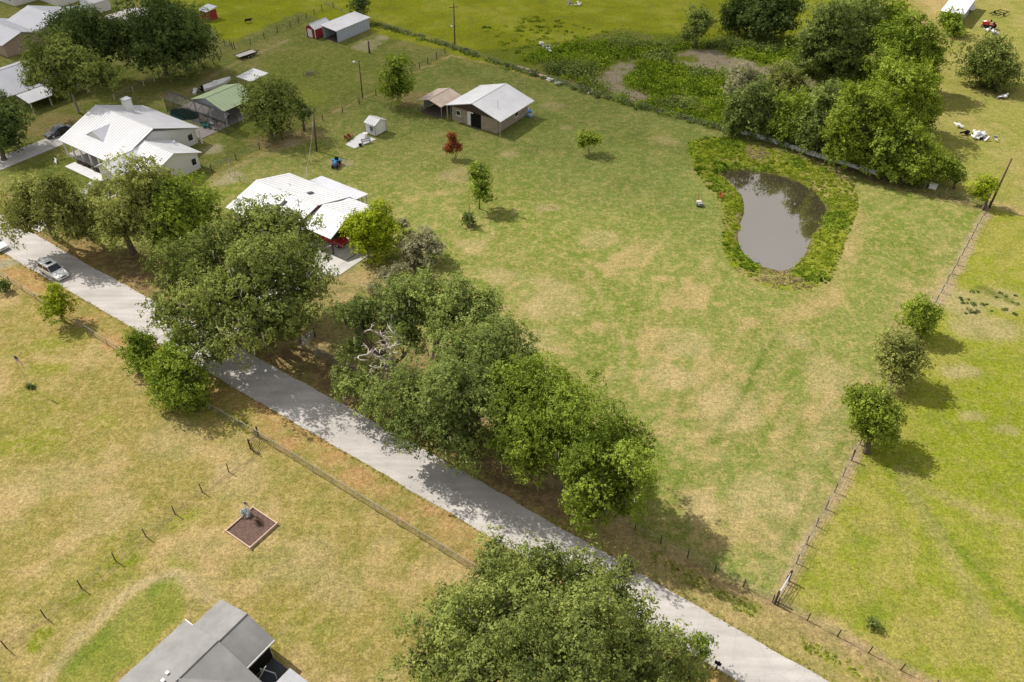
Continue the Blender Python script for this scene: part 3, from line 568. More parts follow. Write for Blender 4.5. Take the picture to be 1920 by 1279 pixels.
def tree(name, label, base, lobes, leaf_m=None, cat='tree', leafpx=2.05, cover=2.55, trunk_r=None, group=None, seed=None, bark=None, zr=.85, clump=.36, hollow=.66, moss=0.0, droop=0.0, flat=.8, stems=1, dead=None, nclump=None, sparse_branch=1.0, skirt=0, column=False, gaps=.385):
    """base: survey pixel of the foot; lobes: (px, py, radius px, height m) of each mass of foliage"""
    r = np.random.default_rng(seed if seed is not None else abs(hash(label)) % 9999 if False else sum(ord(c) * (i + 1) for i, c in enumerate(label)) % 99991)
    B = np.array(at(*base)); L = []
    for l in lobes:
        hh = l[3]
        if column:      # the mass stands in the upright plane through the foot
            x_, y_, z_ = at(l[0], l[1], 0.0); hh = max(.5, CAM_H + (z_ - CAM_H) * (B[1] + l[3]) / y_)
        c = np.array(at(l[0], l[1], hh)); L.append((c - B, l[2] * 1.13 / ppm(c), l[4] if len(l) > 4 else zr))
    if skirt:
        for c_, r_, z_ in list(L):
            if c_[2] > r_ * 1.15: L.append((np.array([c_[0] * .95 + r.normal() * .3, c_[1] * .95 - r_ * .15, c_[2] * skirt]), r_ * .92, z_))
    dep = depth(at(*base)); leaf = leafpx * dep / 796.0
    root = thing(name, label, cat, tuple(B), 0, group)
    if max(l[1] for l in L) < 2.3 and gaps == .385: gaps = .31
    V, F, T, cen = crown_leaves(L, leaf, cover, r, clump, flat, hollow, droop, nclump, gaps)
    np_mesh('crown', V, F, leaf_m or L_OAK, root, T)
    rmax = max(l[1] for l in L); top = max(l[0][2] + l[1] * l[2] for l in L); tr = trunk_r or max(.07, .035 * top + .02 * rmax)
    m = MB(); low = min(l[0][2] for l in L); fork_h = max(.5, min(low * .75, top * .38))
    for s_ in range(stems):
        off = Vector((r.normal() * .25, r.normal() * .25, 0)) if stems > 1 else Vector((0, 0, 0)); k = 1 / math.sqrt(stems)
        cxy = sum((Vector(l[0]) for l in L), Vector()) / len(L); fork = Vector((cxy.x * .2, cxy.y * .2, fork_h)) + off * 2
        m.tube([off + Vector((0, 0, -.15)), off + Vector((0, 0, .25)), off.lerp(fork, .55), fork], [tr * 1.5 * k, tr * 1.1 * k, tr * .9 * k, tr * .8 * k], 9)
        for li, (c, rad, z_) in enumerate(L):
            if stems > 1 and li % stems != s_ and len(L) > 1: continue
            tip = Vector(c) + Vector((0, 0, -rad * .1)); pts = limb(m, fork, tip, tr * .62 * k, max(.03, tr * .2 * k), r)
            cc, cr_ = cen[li]; sel = r.permutation(len(cc))[:max(4, int(len(cc) * .45 * sparse_branch))]
            for q in sel:
                st = pts[r.integers(2, len(pts))]; limb(m, st, Vector(cc[q]), max(.025, tr * .2 * k), .012 + .004 * rad, r, .1, 3, 4)
    m.build('trunk', bark or BARK, root, smooth=True, fix=False)
    if moss > 0:
        Ps = []
        for (cc, cr_), (c, rad, z_) in zip(cen, L):
            n = int(moss * rad * rad * 9); i = r.integers(0, len(cc), n); e = unit(n, r); e[:, 2] = -abs(e[:, 2]) * .5; Ps.append(cc[i] + e * cr_[i][:, None] * .95)
        P = np.vstack(Ps); P[:, 2] = np.maximum(P[:, 2], 1.2); n = len(P); ln = r.uniform(.4, 1.3, (n, 1)); d = unit(n, r); d[:, 2] = 0; w = r.uniform(.06, .14, (n, 1))
        z = np.array([[0, 0, 1.0]]); sw = unit(n, r) * .12
        V = np.stack([P - d * w, P + d * w, P + d * w * .4 + sw - z * ln, P - d * w * .4 + sw - z * ln], 1).reshape(-1, 3); V[:, 2] = np.maximum(V[:, 2], .3)
        np_mesh('spanish_moss', V, np.arange(4 * n).reshape(n, 4), L_MOSS, root, np.repeat(r.random(n), 4), kind='stuff')
    if dead:
        for (x0, y0, h0, x1, y1, h1) in dead:
            dm = MB(); a = np.array(at(x0, y0, h0)) - B; b = np.array(at(x1, y1, h1)) - B; pts = limb(dm, a, b, .20, .07, r, .16, 7, 6)
            for q in range(7):
                i = r.integers(1, len(pts)); e = Vector(unit(1, r)[0]) * r.uniform(.7, 1.9); e.z = abs(e.z) * .6; p2 = limb(dm, pts[i], pts[i] + e, .085, .03, r, .2, 4, 5)
                limb(dm, p2[2], p2[2] + Vector(unit(1, r)[0]) * .8, .045, .018, r, .2, 3, 4)
            dm.build('dead_branch', DEADWOOD, root, smooth=True, fix=False)
    return root
def simple(x0, y0, x1, y1, base, n=1, zr_=None):
    """one-mass crown from its outline in the survey picture"""
    b = at(*base); cx, cy = (x0 + x1) / 2, (y0 + y1) / 2; s = ppm(b)
    h = max(.4, rise(base, cy)); s2 = ppm((b[0], b[1], h)); rad = (x1 - x0) / 2
    th = PITCH + math.atan((cy - PH / 2) / FPX); ratio = (y1 - y0) / (x1 - x0)
    z = math.sqrt(max(.16, (ratio ** 2 - math.sin(th) ** 2))) / math.cos(th)
    # the mass stands over its foot: find the picture place of (foot, h)
    yy = (b[1] * _sp + (h - CAM_H) * _cp) / (b[1] * _cp - (h - CAM_H) * _sp) * FPX
    return [(cx, PH / 2 - yy, rad * .80, h, min(1.8, z))]

FR = 'roadside trees left of the big oak'
tree('oak_tree', 'tall weeping olive-green tree over the road by the white car', (104, 446), [(60, 372, 40, 8), (100, 352, 30, 10), (50, 415, 36, 5.5), (105, 400, 42, 7), (25, 395, 22, 6)], L_OLIVE, droop=1.2, moss=.15)
tree('oak_tree', 'drooping olive tree between the weeping tree and the dark leaning trunk', (172, 448), [(150, 395, 42, 6), (170, 425, 34, 4.5), (140, 430, 30, 4)], L_OLIVE, droop=1.2)
tree('oak_tree', 'olive tree with thick dark leaning trunk on the verge', (250, 474), [(215, 405, 36, 7), (235, 430, 32, 5.5), (200, 430, 24, 5)], L_OLIVE, trunk_r=.42, droop=1.0)
tree('garden_tree', 'small olive tree in front of the parked pickup', (184, 398), [(182, 366, 22, 3.6)], L_OLIVE)
tree('oak_tree', 'large olive-topped tree hiding the corner of the white house', (296, 452), [(275, 345, 46, 10), (240, 350, 28, 9), (310, 345, 28, 9), (290, 390, 46, 7), (265, 400, 38, 6.5)], L_OLIVE, droop=.5)
tree('maple_tree', 'bright green broadleaf tree beside the olive-topped tree', (338, 462), [(345, 375, 44, 7.5), (330, 415, 48, 5.5), (365, 410, 34, 5), (310, 440, 34, 3.6), (350, 445, 30, 3.4)], L_GREEN)
tree('live_oak_tree', 'biggest mossy live oak overhanging the road in front of the white-roofed house', (458, 622),
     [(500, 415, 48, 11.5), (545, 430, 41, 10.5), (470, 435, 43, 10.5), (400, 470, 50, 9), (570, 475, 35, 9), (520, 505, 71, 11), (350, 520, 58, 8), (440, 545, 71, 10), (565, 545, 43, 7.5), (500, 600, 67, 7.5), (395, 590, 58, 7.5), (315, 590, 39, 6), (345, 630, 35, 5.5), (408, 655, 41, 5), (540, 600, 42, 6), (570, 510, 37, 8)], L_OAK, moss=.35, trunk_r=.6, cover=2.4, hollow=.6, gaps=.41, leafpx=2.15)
tree('live_oak_tree', 'live oak with bleached dead limbs beside the driveway fence', (748, 712), [(680, 598, 40, 7.0), (668, 650, 26, 5.0), (664, 718, 34, 4), (738, 578, 38, 8.5), (708, 745, 34, 3.6), (662, 600, 26, 7), (772, 632, 30, 6.5)], L_OAK2, moss=.3, cover=2.6,
     dead=[(745, 708, 1.5, 722, 636, 7.4), (738, 690, 3.5, 672, 668, 6.4), (740, 680, 4.0, 694, 618, 7.8), (732, 672, 5, 716, 655, 8.0), (725, 660, 5.5, 740, 628, 8.0), (722, 690, 4, 700, 690, 5.2), (735, 745, 1.2, 706, 762, 2.2)])
tree('live_oak_tree', 'spreading live oak with forked trunks showing between its limbs', (814, 674), [(795, 560, 52, 9.5), (858, 575, 54, 9.5), (750, 590, 46, 8.5), (905, 592, 30, 9), (805, 528, 20, 11), (905, 565, 22, 10), (830, 605, 40, 8.5)], L_OAK2, moss=.4, stems=2, trunk_r=.55)
tree('live_oak_tree', 'broad mossy live oak in the middle of the roadside clump', (890, 800), [(865, 665, 56, 9.5), (930, 660, 64, 10), (985, 690, 36, 8), (790, 745, 60, 7.5), (860, 750, 74, 9.5), (930, 740, 56, 8.5), (755, 795, 42, 5), (820, 815, 54, 5.5), (885, 830, 48, 5)], L_OAK2, moss=.35, trunk_r=.6)
tree('live_oak_tree', 'yellow-green oak right of the broad mossy oak', (985, 872), [(1005, 735, 66, 10), (1065, 755, 54, 9.5), (970, 790, 52, 8.5), (1030, 810, 66, 8.5), (955, 845, 42, 5.5), (1010, 860, 46, 5.5), (960, 720, 28, 9)], L_GREEN, moss=.15, trunk_r=.5)
tree('live_oak_tree', 'yellow-green oak at the right end of the roadside clump', (1128, 955), [(1100, 825, 64, 9.5), (1165, 835, 52, 8.5), (1195, 850, 28, 7), (1130, 880, 70, 8.5), (1075, 885, 42, 7), (1165, 940, 42, 4.8), (1105, 950, 40, 4.6), (1190, 895, 28, 6)], L_GREEN, moss=.1, trunk_r=.5)
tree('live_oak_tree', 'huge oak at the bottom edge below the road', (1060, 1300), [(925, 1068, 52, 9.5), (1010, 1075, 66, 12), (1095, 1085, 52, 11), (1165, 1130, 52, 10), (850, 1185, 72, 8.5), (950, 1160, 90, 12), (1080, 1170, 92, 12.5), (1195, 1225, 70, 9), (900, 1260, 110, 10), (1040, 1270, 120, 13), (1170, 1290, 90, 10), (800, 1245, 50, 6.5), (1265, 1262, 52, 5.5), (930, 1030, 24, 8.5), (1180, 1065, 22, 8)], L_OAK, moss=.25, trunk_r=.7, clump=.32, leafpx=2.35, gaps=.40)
tree('pine_sapling', 'thin young pine at the road edge by the huge bottom oak', (1316, 1256), [(1312, 1206, 18, 3.0), (1284, 1200, 10, 2.6), (1318, 1226, 9, 2.2)], L_GREEN, clump=.5, trunk_r=.05)
tree('garden_tree', 'round lime-green tree on the front fence near the white car', (119, 602), [(108, 562, 24, 3.2), (112, 580, 18, 2.2)], L_YEL)
tree('cedar_tree', 'left of two bushy cedars by the roadside', (276, 694), [(264, 655, 30, 2.8), (278, 675, 26, 1.8), (258, 640, 20, 3.6)], L_GREEN, trunk_r=.15, skirt=.45)
tree('cedar_tree', 'larger of two bushy cedars by the roadside', (342, 762), [(325, 695, 40, 4.4), (345, 725, 40, 2.8), (305, 712, 28, 3.0), (318, 675, 26, 5.2), (368, 738, 22, 1.9)], L_GREEN, trunk_r=.2, skirt=.45)
tree('shrub', 'little dark shrub on the front fence at the left edge', (12, 548), [(8, 536, 10, .8)], L_DARK, 'shrub')
tree('maple_tree', 'round lime-yellow tree at the corner of the white-roofed house', (706, 490), [(698, 420, 36, 4.8), (674, 432, 24, 4.0), (724, 430, 24, 4.2), (690, 455, 32, 2.9), (720, 455, 24, 3.0)], L_YEL, cover=3.6, gaps=.27)
GR = 'grey-green shrubs right of the lime tree'
tree('olive_shrub', 'largest grey-olive shrub right of the lime tree', (790, 500), [(795, 455, 26, 2.6), (770, 470, 26, 1.9), (812, 468, 18, 2.0), (780, 488, 22, 1.1)], L_SILVER, 'shrub', stems=3, cover=2.0, bark=PALEBARK)
tree('olive_shrub', 'pale grey-olive shrub above the roadside oaks', (728, 540), [(730, 520, 18, 1.5), (745, 510, 16, 1.8)], L_SILVER, 'shrub', stems=2, cover=2.0)
tree('olive_shrub', 'small sparse grey shrub near the gate post', (704, 556), [(702, 542, 11, 1.0)], L_SILVER, 'shrub', cover=1.6)
tree('olive_shrub', 'thin bare-stemmed shrub behind the grey-olive shrub', (756, 436), [(756, 420, 9, 1.2)], L_SILVER, 'shrub', cover=.8)
tree('maple_tree', 'slim young tree casting an oval shadow on the open lawn', (899, 392), [(898, 330, 19, 5.0), (902, 352, 21, 3.6), (892, 320, 14, 5.8), (906, 368, 14, 2.6)], L_GREEN, cover=2.0, trunk_r=.1)
tree('maple_tree', 'small rust-red tree in front of the barn', (849, 298), [(848, 270, 7, 2.6), (847, 256, 4.5, 3.7), (857, 276, 5.5, 2.1), (841, 280, 5, 1.8)], L_RED, leafpx=2.0, cover=2.0, stems=2, trunk_r=.07)
tree('garden_tree', 'small pale tree alone on the lawn right of the barn', (1104, 287), [(1100, 262, 16, 2.6), (1114, 262, 11, 2.4), (1092, 268, 9, 2.0)], L_LEAFY, cover=1.5, trunk_r=.08)
tree('maple_tree', 'upright green tree by the left fence above the white garden shed', (746, 189), [(747, 135, 24, 6.4), (745, 158, 27, 4.2), (735, 170, 20, 2.8), (758, 165, 18, 3.4), (746, 120, 15, 7.8)], L_GREEN, cover=2.3, trunk_r=.16)
tree('oak_tree', 'dark oak between the green-roofed cabana and the utility pole', (512, 262), [(505, 185, 36, 7), (520, 205, 36, 5.2), (485, 205, 28, 5), (510, 232, 32, 3.0), (475, 180, 18, 6)], L_OAK, trunk_r=.25)
tree('garden_tree', 'small dark tree just behind the leaning utility pole', (572, 246), [(570, 212, 15, 2.8), (560, 200, 11, 3.4)], L_DARK)
tree('oak_tree', 'pale-trunked oak leaning over the left house roof', (148, 212), [(110, 105, 34, 12), (75, 130, 30, 9.5), (140, 120, 36, 11), (165, 140, 34, 9), (195, 145, 26, 8), (130, 150, 30, 7.5), (110, 170, 18, 5.5), (62, 150, 16, 7)], L_OAK, bark=PALEBARK, trunk_r=.24, cover=3.6, gaps=.32)
tree('oak_tree', 'dense dark oak behind the pale-trunked oak', (190, 160), [(160, 60, 40, 10), (120, 60, 30, 9), (200, 70, 36, 8.5), (180, 100, 40, 6), (145, 90, 34, 7)], L_DARK, cover=3.6, gaps=.32)
tree('oak_tree', 'broadest dark oak behind the swimming pool cage', (312, 140), [(300, 45, 50, 10), (260, 70, 34, 8), (345, 60, 42, 8.5), (330, 95, 46, 5.5), (280, 100, 40, 5.5), (365, 95, 24, 4.5)], L_DARK, cover=3.6, gaps=.32)
tree('oak_tree', 'dark tree cut off by the left edge above the driveway', (8, 300), [(12, 215, 30, 5.5), (-5, 245, 34, 4.5), (15, 260, 28, 3), (-10, 200, 26, 6.5)], L_DARK, cover=3.6, gaps=.32)
tree('cedar_tree', 'small dark cedar beyond the open-fronted shed', (678, 31), [(676, 14, 14, 3.2), (677, 4, 9, 4.6)], L_DARK, cover=2.8)
tree('oak_tree', 'leafy tree standing alone at the edge of the marsh', (1305, 88), [(1305, 35, 19, 5.6), (1310, 55, 21, 3.6), (1292, 68, 15, 2.2), (1318, 42, 14, 5)], L_OAK2, cover=2.8)
HG = 'trees of the overgrown hedge beyond the pond'
def hedge(label, base, lobes, lm, **k): return tree('hedge_tree', label, base, lobes, lm, group=HG, column=k.pop('column', True), skirt=k.pop('skirt', .5), trunk_r=.2, **k)
hedge('dark grove tree at the top edge, farthest left of the grove', (1385, 62), [(1385, 15, 26, 0), (1365, 30, 18, 0), (1402, 30, 24, 1)], L_DARK)
hedge('dark grove tree at the top edge, second from the left', (1445, 74), [(1440, 5, 36, 1), (1458, 35, 30, 0), (1420, 30, 24, 0), (1478, 15, 28, 1)], L_DARK)
hedge('large dark green tree right of the marsh, behind the mud flat', (1562, 138), [(1560, 40, 44, 0), (1530, 75, 34, 0), (1588, 75, 44, 1), (1550, 100, 36, -1), (1612, 45, 36, 2), (1515, 105, 22, 0)], L_OAK2)
hedge('tall green tree at the back of the hedge near the top edge', (1640, 112), [(1630, 10, 34, 0), (1662, 30, 30, 1), (1600, 15, 28, 0), (1650, 60, 30, -1)], L_GREEN)
hedge('yellow-green slender tree at the top of the hedge', (1690, 85), [(1684, 20, 18, 0), (1682, 45, 20, 0), (1690, 65, 18, 0)], L_YEL)
hedge('leafy yellow-green tree crowning the hedge', (1712, 175), [(1700, 75, 42, 0), (1737, 90, 32, 1), (1665, 112, 32, -1), (1705, 120, 42, 0), (1745, 122, 24, 1)], L_GREEN)
hedge('mid-hedge green tree below the crowning tree', (1705, 250), [(1695, 148, 40, 0), (1662, 170, 34, -1), (1727, 168, 32, 1), (1690, 195, 40, 0), (1735, 200, 22, 1)], L_LEAFY)
hedge('broad yellow-green tree low in the hedge beyond the white boards', (1628, 312), [(1640, 200, 42, 1), (1600, 222, 38, 0), (1668, 235, 38, 1), (1620, 258, 38, 0), (1578, 255, 30, 0), (1598, 182, 24, 1)], L_LEAFY)
hedge('green tree over the left end of the white boards', (1418, 252), [(1420, 178, 27, 1), (1402, 205, 26, 0), (1382, 196, 22, 0), (1376, 222, 20, 0), (1445, 200, 28, 1), (1425, 225, 26, 0)], L_OAK2)
hedge('dense green tree second along the white boards', (1480, 268), [(1480, 200, 30, 1), (1505, 215, 30, 1), (1465, 230, 26, 0), (1500, 240, 28, 0)], L_GREEN)
hedge('dark green tree third along the white boards', (1548, 288), [(1545, 205, 30, 1), (1530, 235, 30, 0), (1560, 240, 30, 0), (1555, 178, 24, 2)], L_OAK2)
hedge('dark glossy tree at the right end of the white boards', (1690, 337), [(1690, 262, 30, 1), (1662, 285, 28, 0), (1712, 285, 26, 1), (1690, 305, 28, 0)], L_GREEN)
hedge('yellow-tipped bushy tree at the right end of the hedge', (1738, 347), [(1722, 272, 26, 1), (1748, 295, 26, 1), (1722, 312, 26, 0), (1768, 318, 22, 1)], L_LEAFY)
hedge('small thin tree at the hedge end beside the white box', (1788, 354), [(1784, 318, 18, 0), (1792, 334, 13, 0)], L_GREEN, cover=2.0, skirt=0)
tree('willow_shrub', 'left olive-grey willow bush by the mud flat', (1400, 185), [(1398, 150, 28, 2.8), (1380, 165, 20, 1.8), (1415, 158, 18, 2.0)], L_SILVER, 'shrub', cover=2.0)
tree('willow_shrub', 'right olive-brown willow bush by the mud flat', (1478, 188), [(1480, 150, 28, 2.9), (1460, 160, 22, 2.2), (1498, 162, 20, 2.0)], L_OLIVE, 'shrub', cover=2.0)
tree('oak_tree', 'round dark oak alone in the far right pasture', (1858, 165), [(1860, 108, 38, 5.4), (1840, 128, 30, 3.4), (1880, 128, 28, 3.6), (1860, 145, 34, 2), (1850, 95, 22, 6.4)], L_OAK, cover=2.8)
tree('garden_tree', 'thin yellow-green tree beside the right utility pole', (1846, 394), [(1845, 352, 17, 3.0), (1835, 362, 14, 2.2), (1856, 346, 12, 3.4)], L_YEL, cover=2.0)
tree('garden_tree', 'green shrubs by the white-roofed shed in the far right corner', (1785, 66), [(1788, 36, 16, 3), (1778, 50, 16, 1.8), (1795, 55, 14, 1.6)], L_GREEN)
tree('oak_tree', 'uppermost of three trees along the right fence', (1728, 632), [(1728, 583, 25, 3.6), (1715, 600, 20, 2.6), (1745, 590, 19, 3.2), (1728, 612, 22, 1.7)], L_LEAFY, cover=3.2, gaps=.30)
tree('oak_tree', 'middle of three trees along the right fence', (1690, 724), [(1688, 655, 34, 4.6), (1665, 668, 24, 3.6), (1710, 672, 24, 3.6), (1690, 695, 32, 2.2)], L_OLIVE, cover=3.2, gaps=.30)
tree('oak_tree', 'loose feathery tree lowest along the right fence', (1624, 848), [(1640, 762, 34, 5.2), (1610, 765, 24, 4.8), (1668, 775, 24, 4.2), (1625, 800, 30, 3.0), (1655, 808, 28, 2.4), (1600, 740, 14, 6), (1640, 785, 36, 3.8)], L_LEAFY, cover=3.0, gaps=.34)
tree('palmetto', 'spiky palmetto clump at the foot of a broken pale stake', (877, 425), [(877, 412, 10, .9)], L_DARK, 'palm', cover=1.8)
tree('round_shrub', 'tiny round shrub in the right pasture near the road', (1637, 1175), [(1637, 1171, 10, .4)], L_OAK, 'shrub', cover=2.2)
for i, (b, lab) in enumerate([((455, 318), 0), ]): pass

# ------------------------------------------------------------------ uncountable growth
def sprays(name, pts, rad, leaf, per, m, label, cat, seed, upright=False, zs=.7):
    r = np.random.default_rng(seed); n = len(pts); idx = np.repeat(np.arange(n), per); k = len(idx); c = np.array(pts)[idx]
    rr = rad[idx] if hasattr(rad, '__len__') else np.full(k, rad)
    e = unit(k, r); e[:, 2] = np.abs(e[:, 2]); p = c + e * (rr * (.45 + .6 * r.random(k)))[:, None] * np.array([1.2, 1.2, zs])
    lf = leaf[idx][:, None] if hasattr(leaf, '__len__') else leaf
    V, F = leaf_quads(p, e, lf, r, elong=2.6 if upright else 1.7, jitter=.9, droop=0)
    t = np.clip(r.normal(.5, .27, n)[idx] + r.normal(0, .15, k), 0, 1)
    o = np_mesh(name, V, F, m, None, np.repeat(t, 4)); tag(o, label, cat, kind='stuff'); return o
def scatter(P, n, r, keep=None):
    P_ = np.array(P); lo, hi = P_.min(0), P_.max(0); out = []
    while len(out) < n:
        q = lo + r.random((n * 2, 2)) * (hi - lo); s = poly_sd(q[:, 0], q[:, 1], P); ok = s > 0
        if keep is not None: ok &= keep(q)
        out += list(q[ok])
    return np.array(out[:n])
def growth():
    r = np.random.default_rng(5)
    mud = lambda q: (poly_sd(q[:, 0], q[:, 1], MUD1) < -.9) & (poly_sd(q[:, 0], q[:, 1], MUD2) < -.9) & (poly_sd(q[:, 0], q[:, 1], MUD3) < -.7) & (vnoise(q[:, 0], q[:, 1], 7, 4, 2) > .20)
    core = PX((985, 110), (1100, 170), (1250, 215), (1380, 250), (1480, 280), (1600, 300), (1690, 200), (1640, 130), (1500, 85), (1420, 72), (1330, 85), (1260, 85), (1180, 78), (1080, 82), (1010, 95))
    q = scatter(core, 2200, r, mud); rad = 1.2 * np.exp(r.normal(-.05, .42, len(q))) * (.45 + 1.2 * vnoise(q[:, 0], q[:, 1], 9, 8, 2)); dk = vnoise(q[:, 0], q[:, 1], 8, 81, 2) > .56; q3 = np.column_stack([q, np.zeros(len(q))])
    sprays('marsh_brush', q3[dk], rad[dk] * 1.25, .40, 64, L_OAK2, 'darker brush scattered through the marsh', 'brush', 21, False, 1.0); sprays('marsh_weeds', q3[~dk], rad[~dk], .38, 54, L_MARSH, 'rank bright green weeds covering the marsh behind the lot', 'weeds', 11, False, .95)
    q = scatter(PX((900, 45), (1000, 30), (1200, 70), (1230, 95), (1060, 105), (960, 118)), 130, r); sprays('meadow_weeds', np.column_stack([q, np.zeros(len(q))]), r.uniform(.3, .8, len(q)), .4, 30, L_GRASSY, 'low yellow-green weeds in the pasture above the marsh', 'weeds', 12)
    # weeds along the back fence
    line = PX((705, 47), (760, 64), (855, 92), (960, 130), (1110, 178), (1250, 216), (1380, 252)); pts = []
    for a, b in zip(line[:-1], line[1:]):
        L = math.dist(a, b); 
        for k in range(int(L * 2.4)): t = r.random(); pts.append((a[0] + (b[0] - a[0]) * t + r.normal() * .5, a[1] + (b[1] - a[1]) * t + .6 + r.normal() * .5, 0))
    pts = np.array(pts); sprays('fence_weeds', pts, r.uniform(.25, .95, len(pts)), .4, 42, L_OAK2, 'dark weeds growing along the back fence line', 'weeds', 13)
    # pond bank
    keep = lambda q: (poly_sd(q[:, 0], q[:, 1], POND) < -.1)
    q = scatter(BANK, 2300, r, keep); sp = poly_sd(q[:, 0], q[:, 1], POND); z = -1.10 * smooth(sp, -4.0, 4.0)
    west = q[:, 0] < np.array(POND)[:, 0].mean() - 2; rad = r.uniform(.16, .42, len(q)) * (.6 + .8 * vnoise(q[:, 0], q[:, 1], 5, 9, 2))
    g = vnoise(q[:, 0], q[:, 1], 6, 14, 2) > .36
    sb_ = poly_sd(q[:, 0], q[:, 1], BANK); rad = rad * (.35 + .75 * smooth(sb_, 0, 2.2)); lush = g & (vnoise(q[:, 0], q[:, 1], 4, 15, 2) > .56); g0, g = g, g & ~lush
    sprays('bank_rushes', np.column_stack([q, z])[lush], rad[lush] * 1.35, .26, 34, L_MARSH, 'darker green rushes in clumps on the pond bank', 'rushes', 24, True, .9)
    sprays('bank_grass', np.column_stack([q, z])[g], rad[g], .24, 34, L_GRASSY, 'tall bright grass fringing the pond', 'grass', 14, True)
    sprays('bank_reeds', np.column_stack([q, z])[~g0], rad[~g0], .24, 26, L_DRY, 'tan dry reeds on the pond bank', 'reeds', 15, True)
    q2 = scatter(PX((1290, 290), (1290, 266), (1330, 257), (1370, 262), (1375, 300), (1345, 325), (1315, 335)), 70, r); sprays('bank_brush', np.column_stack([q2, np.full(len(q2), -.1)]), r.uniform(.25, .7, len(q2)), .34, 50, L_MARSH, 'dark green brush at the upper left corner of the pond', 'brush', 16)
    # weeds by the road ditch, under the oaks
    pts = []
    for (x0, y0, x1, y1, n, w) in ((1215, 1040, 1420, 1150, 90, .35), (640, 700, 720, 790, 70, .5), (395, 760, 485, 815, 40, .3), (1500, 1205, 1660, 1285, 50, .3), (300, 580, 420, 660, 30, .4)):
        a, b = at(x0, y0), at(x1, y1)
        for k in range(n): t = r.random(); pts.append((a[0] + (b[0] - a[0]) * t + r.normal() * w, a[1] + (b[1] - a[1]) * t + r.normal() * w, 0))
    pts = np.array(pts); sprays('ditch_weeds', pts, r.uniform(.06, .22, len(pts)), .12, 26, L_GRASSY, 'green weeds in strips beside the road', 'weeds', 17)
    q = scatter(PX((1790, 545), (1915, 545), (1915, 590), (1800, 590)), 26, r); sprays('pasture_weeds', np.column_stack([q, np.zeros(len(q))]), r.uniform(.15, .4, len(q)), .2, 40, L_DARK, 'dark weed tufts on the bare patch of the right pasture', 'weeds', 18)
    # dry tufts all over the near fields
    for nm, P, n, m, lab in (('field_tufts', PX((0, 600), (480, 820), (860, 1065), (780, 1279), (0, 1279)), 2200, L_DRY, 'short dry grass tufts on the front field'), ('lot_tufts', PX((900, 480), (1560, 560), (1640, 700), (1440, 1110), (1230, 960), (1150, 800), (1000, 620)), 1900, L_DRY, 'short dry grass tufts on the mown lot'), ('pasture_tufts', PX((1640, 830), (1780, 600), (1920, 600), (1920, 1279), (1760, 1279), (1470, 1130)), 1900, L_GRASSY, 'short green grass tufts in the right pasture')):
        q = scatter(P, n, r); sprays(nm, np.column_stack([q, np.full(len(q), -.02)]), r.uniform(.04, .15, len(q)), .10, 8, m, lab, 'grass', 19, True, .5)
    pts = []
    for k in range(1500): u_ = r.uniform(-112, 14); v_ = (ROAD_LO - .08 + r.normal() * .16) if k % 2 else (ROAD_UP + .1 - .9 * max(0, min(1, (u_ + 40) / 45)) + r.normal() * .18); pts.append(W(u_, v_, 0))
    pts = np.array(pts); hf = r.random(len(pts)) < .6; sprays('verge_straw', pts[hf], r.uniform(.05, .16, hf.sum()), .11, 14, L_DRY, 'dry grass creeping over the road edges', 'grass', 31, True, .6); sprays('verge_grass', pts[~hf], r.uniform(.05, .18, (~hf).sum()), .11, 14, L_GRASSY, 'green grass tufts along the road edges', 'grass', 32, True, .6)
growth()

